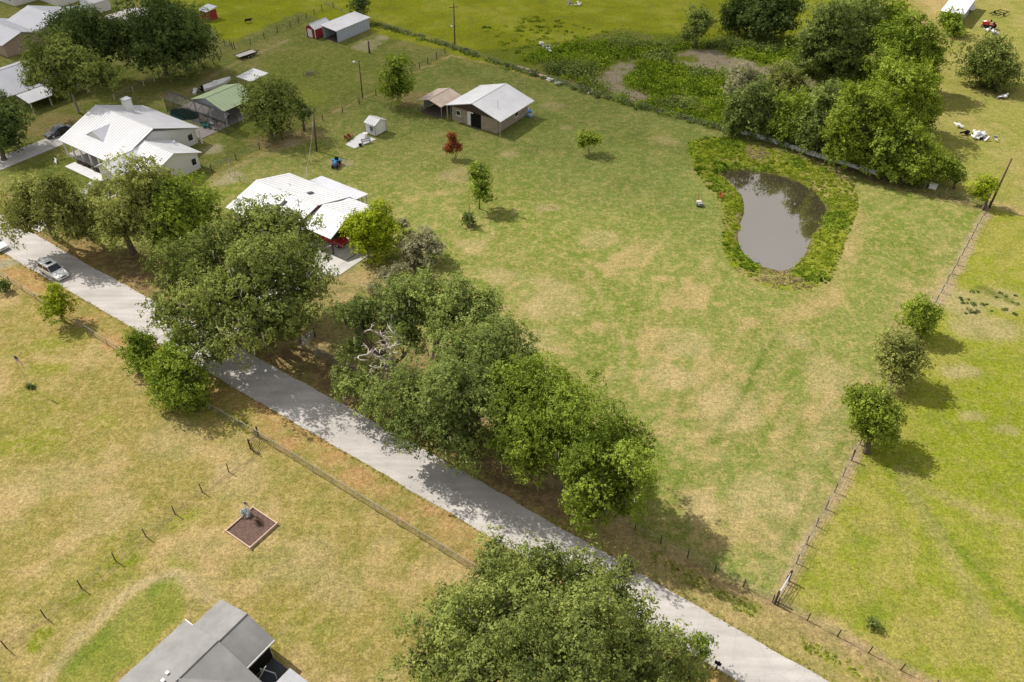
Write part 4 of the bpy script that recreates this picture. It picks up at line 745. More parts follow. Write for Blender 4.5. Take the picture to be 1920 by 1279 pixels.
# ------------------------------------------------------------------ buildings (plans in u, v)
class Bld:
    def __init__(s, name, label, cat, u, v, group=None): s.u, s.v = u, v; s.root = thing(name, label, cat, W(u, v), TH, group)
    def p(s, u, v, z): return (u - s.u, v - s.v, z)
    def box(s, name, m, u0, u1, v0, v1, z0, z1, parent=None):
        e = MB(); e.box(u0 - s.u, u1 - s.u, v0 - s.v, v1 - s.v, z0, z1); return e.build(name, m, parent or s.root)
    def slab(s, name, m, pts, th=.12, parent=None):
        e = MB(); e.slab([s.p(*q) for q in pts], th); return e.build(name, m, parent or s.root)
    def tube(s, name, m, pts, r, sides=8, parent=None):
        e = MB(); e.tube([s.p(*q) for q in pts], r, sides); return e.build(name, m, parent or s.root)
    def seams(s, roof, a, b, c, d, step=.6):
        """raised seams on the slope a-b (eave) c-d (ridge, c above b)"""
        a, b, c, d = [Vector(s.p(*q)) for q in (a, b, c, d)]; n = max(2, int((b - a).length / step)); e = MB(); nn = (b - a).cross(d - a).normalized(); nn = nn if nn.z > 0 else -nn; w = (b - a).normalized() * .025
        for i in range(1, n):
            t = i / n; p, q = a.lerp(b, t) + nn * .002, d.lerp(c, t) + nn * .002; k = len(e.v); h = nn * .035
            e.v += [tuple(x) for x in (p - w, p + w, q + w, q - w, p + h, q + h)]; e.f += [(k, k + 3, k + 5, k + 4), (k + 1, k + 4, k + 5, k + 2), (k, k + 4, k + 1), (k + 3, k + 2, k + 5)]
        o = e.build('roof_seams', roof.data.materials[0], roof, fix=False); o['kind'] = 'stuff'
    def gable(s, u0, u1, v0, v1, axis, ez, rz, m, ridge=None, th=.12, seam=.6, m2=None, name='roof_slope', ez2=None):
        """two roof slopes; axis = direction of the ridge; ez2 = other eave's height"""
        ez2 = ez if ez2 is None else ez2
        if axis == 'u':
            r = (v0 + v1) / 2 if ridge is None else ridge
            A = [(u0, v0, ez), (u1, v0, ez), (u1, r, rz), (u0, r, rz)]; B = [(u0, v1, ez2), (u1, v1, ez2), (u1, r, rz), (u0, r, rz)]
        else:
            r = (u0 + u1) / 2 if ridge is None else ridge
            A = [(u0, v0, ez), (u0, v1, ez), (r, v1, rz), (r, v0, rz)]; B = [(u1, v0, ez2), (u1, v1, ez2), (r, v1, rz), (r, v0, rz)]
        out = []
        for k, (q, mm) in enumerate(((A, m), (B, m2 or m))):
            o = s.slab(name, mm, q, th); out.append(o)
            if seam: s.seams(o, q[0], q[1], q[2], q[3], seam)
        if axis == 'u': s.tube('ridge_cap', m, [(u0, r, rz + .01), (u1, r, rz + .01)], .07, 6)
        else: s.tube('ridge_cap', m, [(r, v0, rz + .01), (r, v1, rz + .01)], .07, 6)
        return out
    def walls(s, u0, u1, v0, v1, h, m, axis=None, rz=None, ridge=None, name='wall', z0=0):
        e = MB(); U0, U1, V0, V1 = u0 - s.u, u1 - s.u, v0 - s.v, v1 - s.v
        if axis is None: e.box(U0, U1, V0, V1, z0, h)
        elif axis == 'u':
            r = (v0 + v1) / 2 if ridge is None else ridge; r -= s.v; prof = [(V0, z0), (V1, z0), (V1, h), (r, rz), (V0, h)]; e.loft([[(U0, a, b) for a, b in prof], [(U1, a, b) for a, b in prof]])
        else:
            r = (u0 + u1) / 2 if ridge is None else ridge; r -= s.u; prof = [(U0, z0), (U1, z0), (U1, h), (r, rz), (U0, h)]; e.loft([[(a, V0, b) for a, b in prof], [(a, V1, b) for a, b in prof]])
        return e.build(name, m, s.root)
    def window(s, face, at_, c, z, w=1.0, h=1.1, frame=WTRIM, name='window'):
        """face '+u','-u','+v','-v' at coordinate at_; c = centre along the wall"""
        d = .05; sg = 1 if face[0] == '+' else -1; lo, hi = (at_ - .02 * sg, at_ + d * sg); lo, hi = min(lo, hi), max(lo, hi)
        def bx(nm, m, c0, c1, z0, z1, out, par): 
            l, g = (lo, hi + out) if sg > 0 else (lo - out, hi)
            return s.box(nm, m, l, g, c0, c1, z0, z1, par) if face[1] == 'u' else s.box(nm, m, c0, c1, l, g, z0, z1, par)
        f = bx(name, frame, c - w / 2 - .09, c + w / 2 + .09, z - h / 2 - .09, z + h / 2 + .09, 0, None)
        bx('pane', GLASS, c - w / 2, c + w / 2, z - h / 2, z + h / 2, .015, f); bx('sill', frame, c - w / 2 - .14, c + w / 2 + .14, z - h / 2 - .14, z - h / 2 - .095, .07, f); return f
    def door(s, face, at_, c, w=1.0, h=2.05, m=WTRIM, z0=.05):
        sg = 1 if face[0] == '+' else -1; lo, hi = sorted((at_ - .02 * sg, at_ + .05 * sg))
        f = s.box('door', m, lo, hi, c - w / 2, c + w / 2, z0, h, None) if face[1] == 'u' else s.box('door', m, c - w / 2, c + w / 2, lo, hi, z0, h, None)
        l2, h2 = sorted((at_ + .05 * sg, at_ + .10 * sg)); k = c + w * .36
        (s.box('handle', CHROME, l2, h2, k - .03, k + .03, 1.0, 1.12, f) if face[1] == 'u' else s.box('handle', CHROME, k - .03, k + .03, l2, h2, 1.0, 1.12, f)); return f

# --- white house with dormer, left
b = Bld('white_house', 'white house with long white metal roof and triangular dormer, left of the lot', 'house', -124, 67)
b.walls(-130.9, -116.6, 61.6, 74.9, 2.65, WHITE_WALL, 'u', 5.05, 67.2)
b.gable(-131.6, -116.0, 59.0, 75.6, 'u', 2.7, 5.85, WHITE_ROOF, 67.2)
b.walls(-116.55, -108.9, 60.6, 69.2, 2.65, WHITE_WALL, 'u', 4.45, 64.9)
b.gable(-118.2, -108.4, 60.0, 69.8, 'u', 2.72, 4.62, BRIGHT_ROOF, 64.9)
b.walls(-118.0, -113.2, 57.3, 60.55, 2.6, WHITE_WALL, 'v', 3.9); b.gable(-118.5, -112.7, 56.8, 63.6, 'v', 2.66, 4.10, BRIGHT_ROOF)
# dormer
d0, d1, dv, dz = -127.4, -122.4, 61.7, 3.70
b.slab('dormer_slope', GREY_ROOF, [(d0, dv, dz), (-124.9, dv, dz + 1.35), (-124.9, dv + 3.45, dz + 1.35)], .06)
b.slab('dormer_slope', GREY_ROOF, [(d1, dv, dz), (-124.9, dv, dz + 1.35), (-124.9, dv + 3.45, dz + 1.35)], .06)
e = MB(); e.prism([(0, 0), (4.7, 0), (2.35, 1.25)], 0, .1); o = e.build('dormer_gable', WHITE_WALL, b.root); o.rotation_euler = (R(90), 0, 0); o.location = (d0 - b.u + .15, dv - b.v + .22, dz - .02)
# porch
b.box('porch_floor', CONCRETE, -131.0, -118.1, 59.2, 61.6, -.05, .15); b.box('porch_back_wall', BRICK, -128.5, -118.3, 61.45, 61.58, .15, 2.6)
for u in (-130.9, -128.6, -126.2, -123.8, -121.4, -119.0): b.box('porch_column', WTRIM, u - .11, u + .11, 59.25, 59.47, .15, 2.62)
b.door('-v', 61.45, -123.5, 1.0); [b.window('-v', 61.45, u, 1.5) for u in (-126.6, -120.6)]
b.window('-u', -130.9, 65, 1.5); b.window('+u', -108.9, 68.2, 1.55, .8, 1.1); b.window('+u', -108.9, 63.2, 1.55, 1.0, 1.1); b.window('+u', -116.6, 73.6, 1.5, .9)
ch = b.box('chimney', WHITE_WALL, -128.3, -127.1, 70.0, 71.2, 4.2, 6.6); b.box('chimney_cap', GREYMETAL, -128.4, -127.0, 69.9, 71.3, 6.6, 6.75, ch)
b.box('back_porch_post', WTRIM, -115.9, -115.65, 74.9, 75.15, 0, 2.6); b.tube('satellite_dish', GREYMETAL, [(-113.2, 68.6, 3.1), (-113.2, 68.6, 3.5), (-113.1, 68.3, 3.75), (-113.05, 68.2, 3.8)], [.03, .03, .30, .04], 10)
e = MB()
for k in range(34): a = random.uniform(-127.2, -119.2); e.tube([(a + 124, 58.75 - 67 + random.uniform(-.15, .15), 0), (a + 124, 58.75 - 67, .45 + random.random() * .3)], [.28, .05], 6)
o = e.build('hedge_border', mat('dark_porch_hedge', (0.055, 0.035, 0.028), .95, var=.4, vscale=4), b.root); o['kind'] = 'stuff'

# --- centre house
b = Bld('ranch_house', 'ranch house with blinding white metal roof behind the biggest oak', 'house', -82, 67)
b.walls(-91.2, -79.4, 61.2, 72.6, 2.6, CREAM_WALL, 'u', 4.15, 66.85); b.gable(-91.8, -79.0, 60.5, 73.2, 'u', 2.66, 4.30, BRIGHT_ROOF, 66.85)
b.slab('roof_link', GREY_ROOF, [(-79.0, 61.4, 2.45), (-78.0, 61.4, 2.45), (-78.0, 66.9, 3.75), (-79.0, 66.9, 3.75)], .1); b.slab('roof_link', GREY_ROOF, [(-79.0, 73.0, 2.6), (-78.0, 73.0, 2.6), (-78.0, 66.9, 3.75), (-79.0, 66.9, 3.75)], .1)
o = b.walls(-79.38, -79.1, 61.0, 72.8, 2.6, BRICK, 'u', 4.12, 66.85, name='gable_wall'); o['label'] = 'brick-red end wall'
b.gable(-78.1, -72.9, 62.9, 73.0, 'u', 2.95, 4.62, BRIGHT_ROOF, 67.1, ez2=2.7)
b.walls(-78.0, -73.4, 67.6, 72.5, 2.6, BRICK); e = MB(); e.prism([(63.1 - 67, 0), (72.8 - 67, 0), (67.1 - 67, 1.5)], 0, .08); o = e.build('carport_gable', BROWN, b.root); o.rotation_euler = (R(90), 0, R(90)); o.location = (-73.15 + 82, 0, 2.9)
for v in (63.3, 67.0, 72.6): b.box('carport_post', BROWN, -73.35, -73.15, v - .1, v + .1, .06, 2.9)
b.box('carport_post', BROWN, -77.9, -77.7, 63.2, 63.4, .06, 2.9); b.box('carport_floor', CONCRETE, -78.0, -70.7, 63.25, 72.6, .07, .12)
b.slab('rear_roof', GREY_ROOF, [(-87.4, 75.75, 2.38), (-77.6, 75.75, 2.38), (-77.6, 73.1, 2.72), (-87.4, 73.1, 2.72)], .1)
b.walls(-87.0, -79.2, 72.62, 75.3, 2.3, CREAM_WALL, name='rear_room'); [b.box('rear_post', WTRIM, u - .07, u + .07, 75.4, 75.54, 0, 2.3) for u in (-78.8, -77.8)]
for (u, v, z) in ((-84.3, 64.9, 3.80), (-83.4, 69.4, 3.68)):
    sl = .26 if v < 66.85 else -.26; b.slab('skylight', GLASS, [(u, v - .5, z - .5 * sl + .14), (u + .55, v - .5, z - .5 * sl + .14), (u + .55, v + .5, z + .5 * sl + .14), (u, v + .5, z + .5 * sl + .14)], .08)
b.tube('vent_pipe', GREYMETAL, [(-87.5, 69.4, 3.5), (-87.5, 69.4, 4.0)], .08); b.tube('service_mast', GREYMETAL, [(-87.9, 73.3, 2.3), (-87.9, 73.3, 4.3)], .05)
for u in (-89.5, -86, -82.5): b.window('-v', 61.2, u, 1.5)
b.window('-u', -91.2, 66, 1.5)

# --- barn
b = Bld('barn', 'weathered wooden barn with wide white metal roof and dark brown gable', 'barn', -81, 112)
b.walls(-86.1, -76.1, 107.5, 116.9, 2.9, WEATHERED); b.gable(-86.9, -74.7, 106.6, 117.4, 'v', 2.95, 4.75, WHITE_ROOF, -80.9)
e = MB(); e.prism([(-86.5 + 81, 2.9), (-75.1 + 81, 2.9), (-80.9 + 81, 4.6)], 0, .1); o = e.build('gable_board', BROWN, b.root); o.rotation_euler = (R(90), 0, 0); o.location = (0, 107.1 - 112, 0)
e = MB(); e.prism([(-86.5 + 81, 2.9), (-75.1 + 81, 2.9), (-80.9 + 81, 4.6)], 0, .1); o = e.build('gable_board', BROWN, b.root); o.rotation_euler = (R(90), 0, 0); o.location = (0, 117.2 - 112, 0)
b.box('barn_doorway', DARK, -81.8, -79.6, 107.44, 107.52, 0, 2.6); b.box('doorway_floor', mat('dark_dirt_floor', (.11, .085, .07), .95), -81.8, -79.6, 106.9, 107.43, -.02, .03)
dd = b.box('door', WTRIM, -82.55, -81.85, 107.38, 107.46, .05, 2.5); b.box('handle', GREYMETAL, -81.95, -81.88, 107.33, 107.38, 1.1, 1.3, dd)
for u in np.arange(-86.05, -82.6, .43): b.box('board', WEATHERED, u, u + .38, 107.44, 107.495, .03, 2.85)
for u in np.arange(-79.5, -76.2, .43): b.box('board', WEATHERED, u, u + .38, 107.44, 107.495, .03, 2.85)
for v in np.arange(107.6, 116.7, .9): b.box('board', WEATHERED, -76.095, -76.05, v, v + .82, .03, 2.6)
b.window('-v', 107.43, -84.6, 1.7, .8, .8); b.window('+u', -76.05, 113.5, 1.5, .9, .8)
b.box('sign_board', WTRIM, -82.0, -81.0, 107.02, 107.08, 2.62, 2.85)
for u in (-86.7, -75.0): b.box('eave_post', WEATHERED, u - .08, u + .08, 106.8, 106.96, 0, 2.9)
b.tube('roof_vent_pipe', GREYMETAL, [(-77.4, 109.6, 3.6), (-77.4, 109.6, 5.3)], .04)

b = Bld('metal_carport', 'open carport with faded tan metal roof left of the barn', 'carport', -90.6, 109.5)
b.gable(-93.4, -87.75, 106.4, 112.7, 'v', 2.35, 3.15, TAN_ROOF, seam=.9)
for v in (106.8, 109.5, 112.3):
    for u in (-93.1, -88.05): b.tube('post', GREYMETAL, [(u, v, 0), (u, v, 2.32)], .05)
b.box('back_panel', TAN_WALL, -93.1, -88.05, 112.35, 112.4, .1, 2.3); b.box('side_panel', GREYMETAL, -93.2, -93.14, 108, 112.3, .1, 2.2)
b.box('dirt_floor', mat('dark_dirt_floor', (.11, .085, .07), .95), -93.0, -88.1, 106.6, 112.3, -.02, .03)

# --- white garden shed and slab
def shed(name, label, u0, u1, v0, v1, ez, rz, wall, roof, axis, trim=WTRIM, z0=.15):
    b = Bld(name, label, 'shed', (u0 + u1) / 2, (v0 + v1) / 2); o_ = .15
    if axis == 'v': b.walls(u0, u1, v0, v1, ez, wall, 'v', rz - .05, z0=z0); b.gable(u0 - o_, u1 + o_, v0 - o_, v1 + o_, 'v', ez, rz, roof, th=.07, seam=.5)
    else: b.walls(u0, u1, v0, v1, ez, wall, 'u', rz - .05, z0=z0); b.gable(u0 - o_, u1 + o_, v0 - o_, v1 + o_, 'u', ez, rz, roof, th=.07, seam=.5)
    for u in (u0, u1):
        for v in (v0, v1): b.box('corner_trim', trim, u - .06, u + .06, v - .06, v + .06, z0, ez - .05)
    b.box('skid_base', DARKWOOD, u0 + .1, u1 - .1, v0 + .1, v1 - .1, 0, z0); return b
u_, v_ = uv(703, 255); U0, V0 = uv(698.5, 256.5); 
SH_U, SH_V = uv(704.5, 257.0)
b = shed('garden_shed', 'little white garden shed beside the whitish patio slab', SH_U - 2.3, SH_U, SH_V, SH_V + 2.9, 2.15, 2.85, WHITE_WALL, BRIGHT_ROOF, 'u', mat('shed_grey_trim', (.3, .31, .34), .7))
b.window('-v', SH_V, SH_U - .75, 1.35, .6, .7, GREYMETAL); b.door('-v', SH_V, SH_U - 1.75, .8, 1.95, WTRIM, .2); b.door('+u', SH_U, SH_V + 1.45, 1.5, 1.95, WTRIM, .2)
P0 = uv(648, 272); P1 = uv(675.6, 250.8); P2 = uv(705, 262); P3 = uv(664.5, 279)
slab_ = pad('patio', [P0, P3, P2, P1], WHITECON, -.05, .10); slab_.name = 'patio'
def adirondack(label, px, py, rz):
    r_ = thing('garden_chair', label, 'chair', at(px, py), rz)
    def bx(nm, x0, x1, y0, y1, z0, z1, rot=0, loc=(0, 0, 0)):
        e = MB(); e.box(x0, x1, y0, y1, z0, z1); o = e.build(nm, CEDAR, r_); o.rotation_euler = (rot, 0, 0); o.location = loc; return o
    for k in range(5): bx('seat_slat', -.28, .28, -.05, .05, -.02, .02, 0, (0, -.28 + k * .13, .40 - k * .025))
    for k in range(5): bx('back_slat', -.055, .055, -.02, .02, 0, .85, R(-22), (-.24 + k * .12, .28, .30))
    for sx in (-.34, .34):
        bx('armrest', -.07, .07, -.4, .35, 0, .03, 0, (sx, 0, .60)); bx('leg', -.03, .03, -.05, .05, 0, .6, 0, (sx, -.34, 0)); bx('leg', -.03, .03, -.05, .05, 0, .6, 0, (sx, .3, 0))
    return r_
adirondack('left of two red cedar garden chairs on the patio edge', 651, 262, TH + R(200)); adirondack('right of two red cedar garden chairs on the patio edge', 657, 259, TH + R(200))
t_ = thing('patio_table', 'small white table by the garden shed wall', 'table', at(685, 257), TH); e = MB(); e.tube([(0, 0, .68), (0, 0, .72)], .5, 16); e.build('tabletop', WTRIM, t_); e = MB(); e.tube([(0, 0, .1), (0, 0, .68)], .05, 8); e.build('leg', WTRIM, t_)
t_ = thing('bench', 'dark slatted bench lying across the patio', 'bench', at(687, 268.5, .1), TH + R(62)); 
for k in range(3): e = MB(); e.box(-.85, .85, -.2 + k * .15, -.09 + k * .15, .38, .42); e.build('seat_slat', GREYSCRAP, t_)
for k in range(2): e = MB(); e.box(-.85, .85, .26, .29, .5 + k * .16, .61 + k * .16); e.build('back_slat', GREYSCRAP, t_)
for sx in (-.7, .7): e = MB(); e.box(sx - .03, sx + .03, -.2, .28, 0, .38); e.build('leg', GREYSCRAP, t_); e = MB(); e.box(sx - .03, sx + .03, .3, .34, 0, .8); e.build('back_post', GREYSCRAP, t_)
t_ = thing('fire_pit', 'round black fire pit on the front corner of the patio', 'fire pit', at(676, 273.5, .1)); e = MB(); e.loft([[(.32 * math.cos(a * .524), .32 * math.sin(a * .524), z) for a in range(12)] if k < 2 else [(.26 * math.cos(a * .524), .26 * math.sin(a * .524), z) for a in range(12)] for k, z in enumerate((.12, .34, .34, .2))]); e.build('bowl', DARK, t_)
for k in range(3): e = MB(); a = k * 2.094; e.tube([(.3 * math.cos(a), .3 * math.sin(a), 0), (.26 * math.cos(a), .26 * math.sin(a), .2)], .02, 6); e.build('leg', DARK, t_)

# --- sheds at the back left
RS = uv(590, 64); b = shed('garden_shed', 'red barn-style shed with white door and white corners', RS[0] - .2, RS[0] + 2.6, RS[1] - 2.2, RS[1] + 2.8, 2.1, 3.05, RED, WHITE_ROOF, 'v')
b.door('-v', RS[1] - 2.2, RS[0] + 1.0, 1.3, 1.95, WTRIM, .2)
q = [uv(607, 72), uv(634, 80), uv(684, 56), uv(654, 48)]
b = Bld('pole_shed', 'long grey sheet-metal shed with open dark front', 'shed', q[1][0], q[1][1])
u1, v0 = q[1]; u0 = u1 - 4.3; v1 = v0 + 10.3
b.box('wall', BLUEGREY, u1 - .08, u1, v0, v1, 0, 2.5); b.box('wall', BLUEGREY, u0, u0 + .08, v0, v1, 0, 2.9); b.box('back_wall', BLUEGREY, u0 + .08, u1 - .08, v1 - .08, v1, 0, 2.6)
ro = b.slab('roof', WHITE_ROOF, [(u0 - .2, v0 - .4, 3.05), (u1 + .25, v0 - .4, 2.62), (u1 + .25, v1 + .3, 2.62), (u0 - .2, v1 + .3, 3.05)], .08); b.seams(ro, (u0 - .2, v0 - .4, 3.05), (u0 - .2, v1 + .3, 3.05), (u1 + .25, v1 + .3, 2.62), (u1 + .25, v0 - .4, 2.62), .7)
b.box('floor', mat('dark_dirt_floor', (.11, .085, .07), .95), u0 + .1, u1 - .1, v0, v1 - .1, -.02, .04)
for k in range(10): b.box('siding_rib', BLUEGREY, u1, u1 + .03, v0 + .5 + k, v0 + .58 + k, .05, 2.5)
b = Bld('animal_shelter', 'small red animal shelter with tilted tin roof in the upper left pasture', 'shelter', *uv(392, 42)); u0, v0 = uv(378, 36)
for (a0, a1, c0, c1) in ((0, 2.6, 0, .08), (2.52, 2.6, .08, 2.6), (0, .08, .08, 2.6)): b.box('wall', RED, u0 + a0, u0 + a1, v0 + c0, v0 + c1, 0, 2.1)
b.slab('roof', GREYMETAL, [(u0 - .3, v0 - .4, 2.2), (u0 + 2.9, v0 - .4, 2.2), (u0 + 2.9, v0 + 2.9, 2.7), (u0 - .3, v0 + 2.9, 2.7)], .07)

# --- pool cabana with cage
gA, gB = uv(387, 184, 2.6), uv(415, 211, 2.6)
b = Bld('pool_cabana', 'pool cabana with sage green metal roof', 'cabana', gB[0], gB[1])
e_ = [uv(359, 184, 2.7), uv(416, 210, 2.7), uv(471, 178, 2.7), uv(437, 152, 2.7)]
u0, u1 = e_[0][0], e_[1][0]; v0 = (e_[0][1] + e_[1][1]) / 2; v1 = v0 + 8.0
b.gable(u0, u1, v0, v1, 'v', 2.6, 4.0, GREEN_ROOF, seam=.8)
e = MB(); e.prism([(u0 + .3 - b.u, 2.55), (u1 - .3 - b.u, 2.55), ((u0 + u1) / 2 - b.u, 3.85)], 0, .1); o = e.build('gable_board', BLUEGREY, b.root); o.rotation_euler = (R(90), 0, 0); o.location = (0, v0 + .3 - b.v, 0)
for u in (u0 + .4, (u0 + u1) / 2, u1 - .4):
    for v in (v0 + .4, v1 - .4): b.box('post', WTRIM, u - .1, u + .1, v - .1, v + .1, 0, 2.55)
b.box('counter', TAN_WALL, u0 + .6, u1 - .6, v1 - 1.6, v1 - .9, .08, 1.1); b.box('back_wall', WHITE_WALL, u0 + .5, u1 - .5, v1 - .48, v1 - .4, .08, 2.5)
PD = [-118.6, u1 + .6, 76.0, v1 + 1.0]
deck = pad('pool_deck', [(-121.0, 76.0), (u1 + .6, 76.0), (u1 + .6, v1 + .6), (-131.0, v1 + .6), (-131.0, 79.5), (-121.0, 79.5)], PAVER, -.05, .08)
c_ = uv(345, 215); e = MB(); pts = [W(c_[0] + 2.9 * math.cos(a) * (1 + .2 * math.cos(2 * a)), c_[1] + 2.2 * math.sin(a) * (1 + .15 * math.sin(3 * a)))[:2] for a in np.linspace(0, 2 * math.pi, 28)[:-1]]; e.prism(pts, .06, .095); tag(e.build('pool_water', POOLWATER), kind='structure')
b = Bld('pool_cage', 'dark screened cage over the kidney-shaped swimming pool', 'pool cage', -122, 78)
cu0, cu1, cv0, cv1, ch_ = -131.0, -114.6, 79.6, v0 + .1, 3.0
for u in np.linspace(cu0, cu1, 8):
    b.tube('frame_bar', mat('bronze_cage_frame', (.05, .045, .045), .5, .4), [(u, cv0, 0.08), (u, cv0, ch_ - .4), (u, cv0 + 1.2, ch_ + .5), (u, cv1 - 1.2, ch_ + .5), (u, cv1, ch_ - .4), (u, cv1, .08)], .05, 6)
for v, z in ((cv0, ch_ - .4), (cv0 + 1.2, ch_ + .5), ((cv0 + cv1) / 2, ch_ + .5), (cv1 - 1.2, ch_ + .5), (cv1, ch_ - .4)): b.tube('frame_bar', MATS['bronze_cage_frame'], [(cu0, v, z), (cu1, v, z)], .05, 6)
for q in ([(cu0, cv0, .08), (cu1, cv0, .08), (cu1, cv0, ch_ - .4), (cu0, cv0, ch_ - .4)], [(cu0, cv0 + 1.2, ch_ + .5), (cu1, cv0 + 1.2, ch_ + .5), (cu1, cv1 - 1.2, ch_ + .5), (cu0, cv1 - 1.2, ch_ + .5)], [(cu0, cv0, ch_ - .4), (cu1, cv0, ch_ - .4), (cu1, cv0 + 1.2, ch_ + .5), (cu0, cv0 + 1.2, ch_ + .5)], [(cu0, cv1, ch_ - .4), (cu1, cv1, ch_ - .4), (cu1, cv1 - 1.2, ch_ + .5), (cu0, cv1 - 1.2, ch_ + .5)]):
    e = MB(); e.quad(*[b.p(*x) for x in q]); e.build('screen_panel', SCREEN, b.root)
for u in (cu0, cu1):
    e = MB(); e.poly([b.p(u, cv0, .08), b.p(u, cv0, ch_ - .4), b.p(u, cv0 + 1.2, ch_ + .5), b.p(u, cv1 - 1.2, ch_ + .5), b.p(u, cv1, ch_ - .4), b.p(u, cv1, .08)]); e.build('screen_panel', SCREEN, b.root)
b = Bld('tent_canopy', 'white canvas canopy just behind the green cabana roof', 'canopy', *uv(462, 172)); cu, cv = b.u, b.v
b.slab('roof', BRIGHT_ROOF, [(cu - 2.2, cv, 2.5), (cu + 2.0, cv, 2.5), (cu + 2.0, cv + 4.5, 2.7), (cu - 2.2, cv + 4.5, 2.7)], .05)
for a in (-2, 1.8):
    for c in (.2, 4.2): b.tube('post', GREYMETAL, [(cu + a, cv + c, 0), (cu + a, cv + c, 2.5)], .04)

# --- neighbours' houses at the upper left edge
b = Bld('neighbour_house', 'white-roofed house cut off by the left edge above the driveway', 'house', *uv(40, 200)); 
e_ = [uv(55, 209, .3), uv(131, 178, .3)]; u1 = (e_[0][0] + e_[1][0]) / 2 - .3; v0, v1 = e_[0][1], e_[1][1] + 3
b.walls(u1 - 16, u1 - 3.2, v0 - 6, v1 - .5, 2.5, TAN_WALL, 'v', 4.2, u1 - 9); b.gable(u1 - 17, u1 - 2.6, v0 - 7, v1 + .3, 'v', 2.7, 5.0, GREY_ROOF, u1 - 9.5)
lo_ = b.slab('porch_roof', WHITE_ROOF, [(u1 - 2.7, v0 + .2, 2.6), (u1 + 1.2, v0 + .2, 1.9), (u1 + 1.2, v1 + .2, 1.9), (u1 - 2.7, v1 + .2, 2.6)], .1)
for v in np.linspace(v0 + .5, v1, 4): b.box('porch_post', WTRIM, u1 + .95, u1 + 1.1, v - .07, v + .07, 0, 1.88)
b = Bld('neighbour_house', 'house with silver ribbed metal roof in the upper left corner', 'house', *uv(60, 70))
e_ = [uv(61, 66, 2.8), uv(8, 43, 2.8), uv(125, 36, 2.8), uv(92, 42, 4.4), uv(35, 19, 4.4)]; u1, v0 = e_[0][0], e_[0][1]; u0 = e_[1][0]
b.walls(u0 + .5, u1 - .6, v0 + .6, v0 + 13.4, 2.7, CREAM_WALL, 'u', 4.6); b.gable(u0, u1, v0, v0 + 14, 'u', 2.8, 4.9, GREY_ROOF)
b.window('+u', u1 - .6, v0 + 4, 1.5); b.window('+u', u1 - .6, v0 + 10, 1.5)
b = Bld('neighbour_house', 'tan house with white roof below the silver-roofed house', 'house', *uv(20, 95)); u1, v0 = uv(2, 85, 2.8)
b.walls(u1 - 14, u1 - .5, v0 + .6, v0 + 9.2, 2.6, TAN_WALL, 'u', 4.0); b.gable(u1 - 15, u1 + .1, v0, v0 + 9.8, 'u', 2.7, 4.2, GREY_ROOF)
b = Bld('neighbour_house', 'pale wall of a house at the very top left corner', 'house', *uv(30, 12)); u1, v0 = uv(28, 12)
b.walls(u1 - 12, u1, v0, v0 + 10, 3.2, WHITE_WALL); b.walls(u1 - 3, u1 + 9, v0 + 6, v0 + 14, 3.2, WHITE_WALL, name='wing'); b.window('-v', v0, u1 - 1.4, 1.6, .9); b.window('-v', v0, u1 - 4.6, 1.6, .9); b.window('+u', u1, v0 + 3, 1.6, .8)
b.gable(u1 - 12.5, u1 + .4, v0 - .4, v0 + 10.4, 'u', 3.25, 4.9, GREY_ROOF, seam=0)
t_ = thing('above_ground_pool', 'round white above-ground pool at the upper left', 'pool', at(142, 27)); rad = 21 / ppm(at(142, 27)); ring = [(math.cos(a), math.sin(a)) for a in np.linspace(0, 2 * math.pi, 29)[:-1]]
e = MB(); e.loft([[(x * rad, y * rad, z) for x, y in ring] for z in (0, 1.3)] + [[(x * (rad - .15), y * (rad - .15), z) for x, y in ring] for z in (1.3, 1.15)], False); e.build('pool_wall', WTRIM, t_); e = MB(); e.poly([(x * (rad - .15), y * (rad - .15), 1.16) for x, y in ring]); e.build('pool_cover', mat('pale_blue_pool_cover', (.55, .66, .7), .4, .4), t_, fix=False)
S_ = uv(172, 26); shed('garden_shed', 'white gabled shed beside the round white pool', S_[0] - 2.5, S_[0] + 1.6, S_[1] - .5, S_[1] + 4.2, 2.6, 3.9, WHITE_WALL, WHITE_ROOF, 'v')
b = Bld('outbuilding', 'low outbuilding with dull pinkish-white roof behind the dark oaks', 'outbuilding', *uv(225, 48)); u1, v0 = uv(222, 46, 2.4)
b.walls(u1 - 7, u1 + 3.3, v0 + .3, v0 + 8.4, 2.3, TAN_WALL); b.gable(u1 - 7.4, u1 + 3.6, v0, v0 + 8.7, 'v', 2.35, 3.3, mat('pinkish_white_roof', (.58, .52, .5), .6, .3, var=.1, vscale=.5))
b = Bld('storage_building', 'white-roofed storage building at the top right corner', 'building', *uv(1775, 30)); a_ = uv(1768, 20, 2.8)
b.walls(a_[0] - .2, a_[0] + 4.4, a_[1] + .6, a_[1] + 16, 2.7, BLUEGREY); b.slab('roof', WHITE_ROOF, [(a_[0] - .5, a_[1] - .2, 2.75), (a_[0] + 4.7, a_[1] - .2, 2.75), (a_[0] + 4.7, a_[1] + 16.3, 3.1), (a_[0] - .5, a_[1] + 16.3, 3.1)], .1); b.box('opening', DARK, a_[0] + .1, a_[0] + 4.1, a_[1] + .56, a_[1] + .62, 0, 2.4)

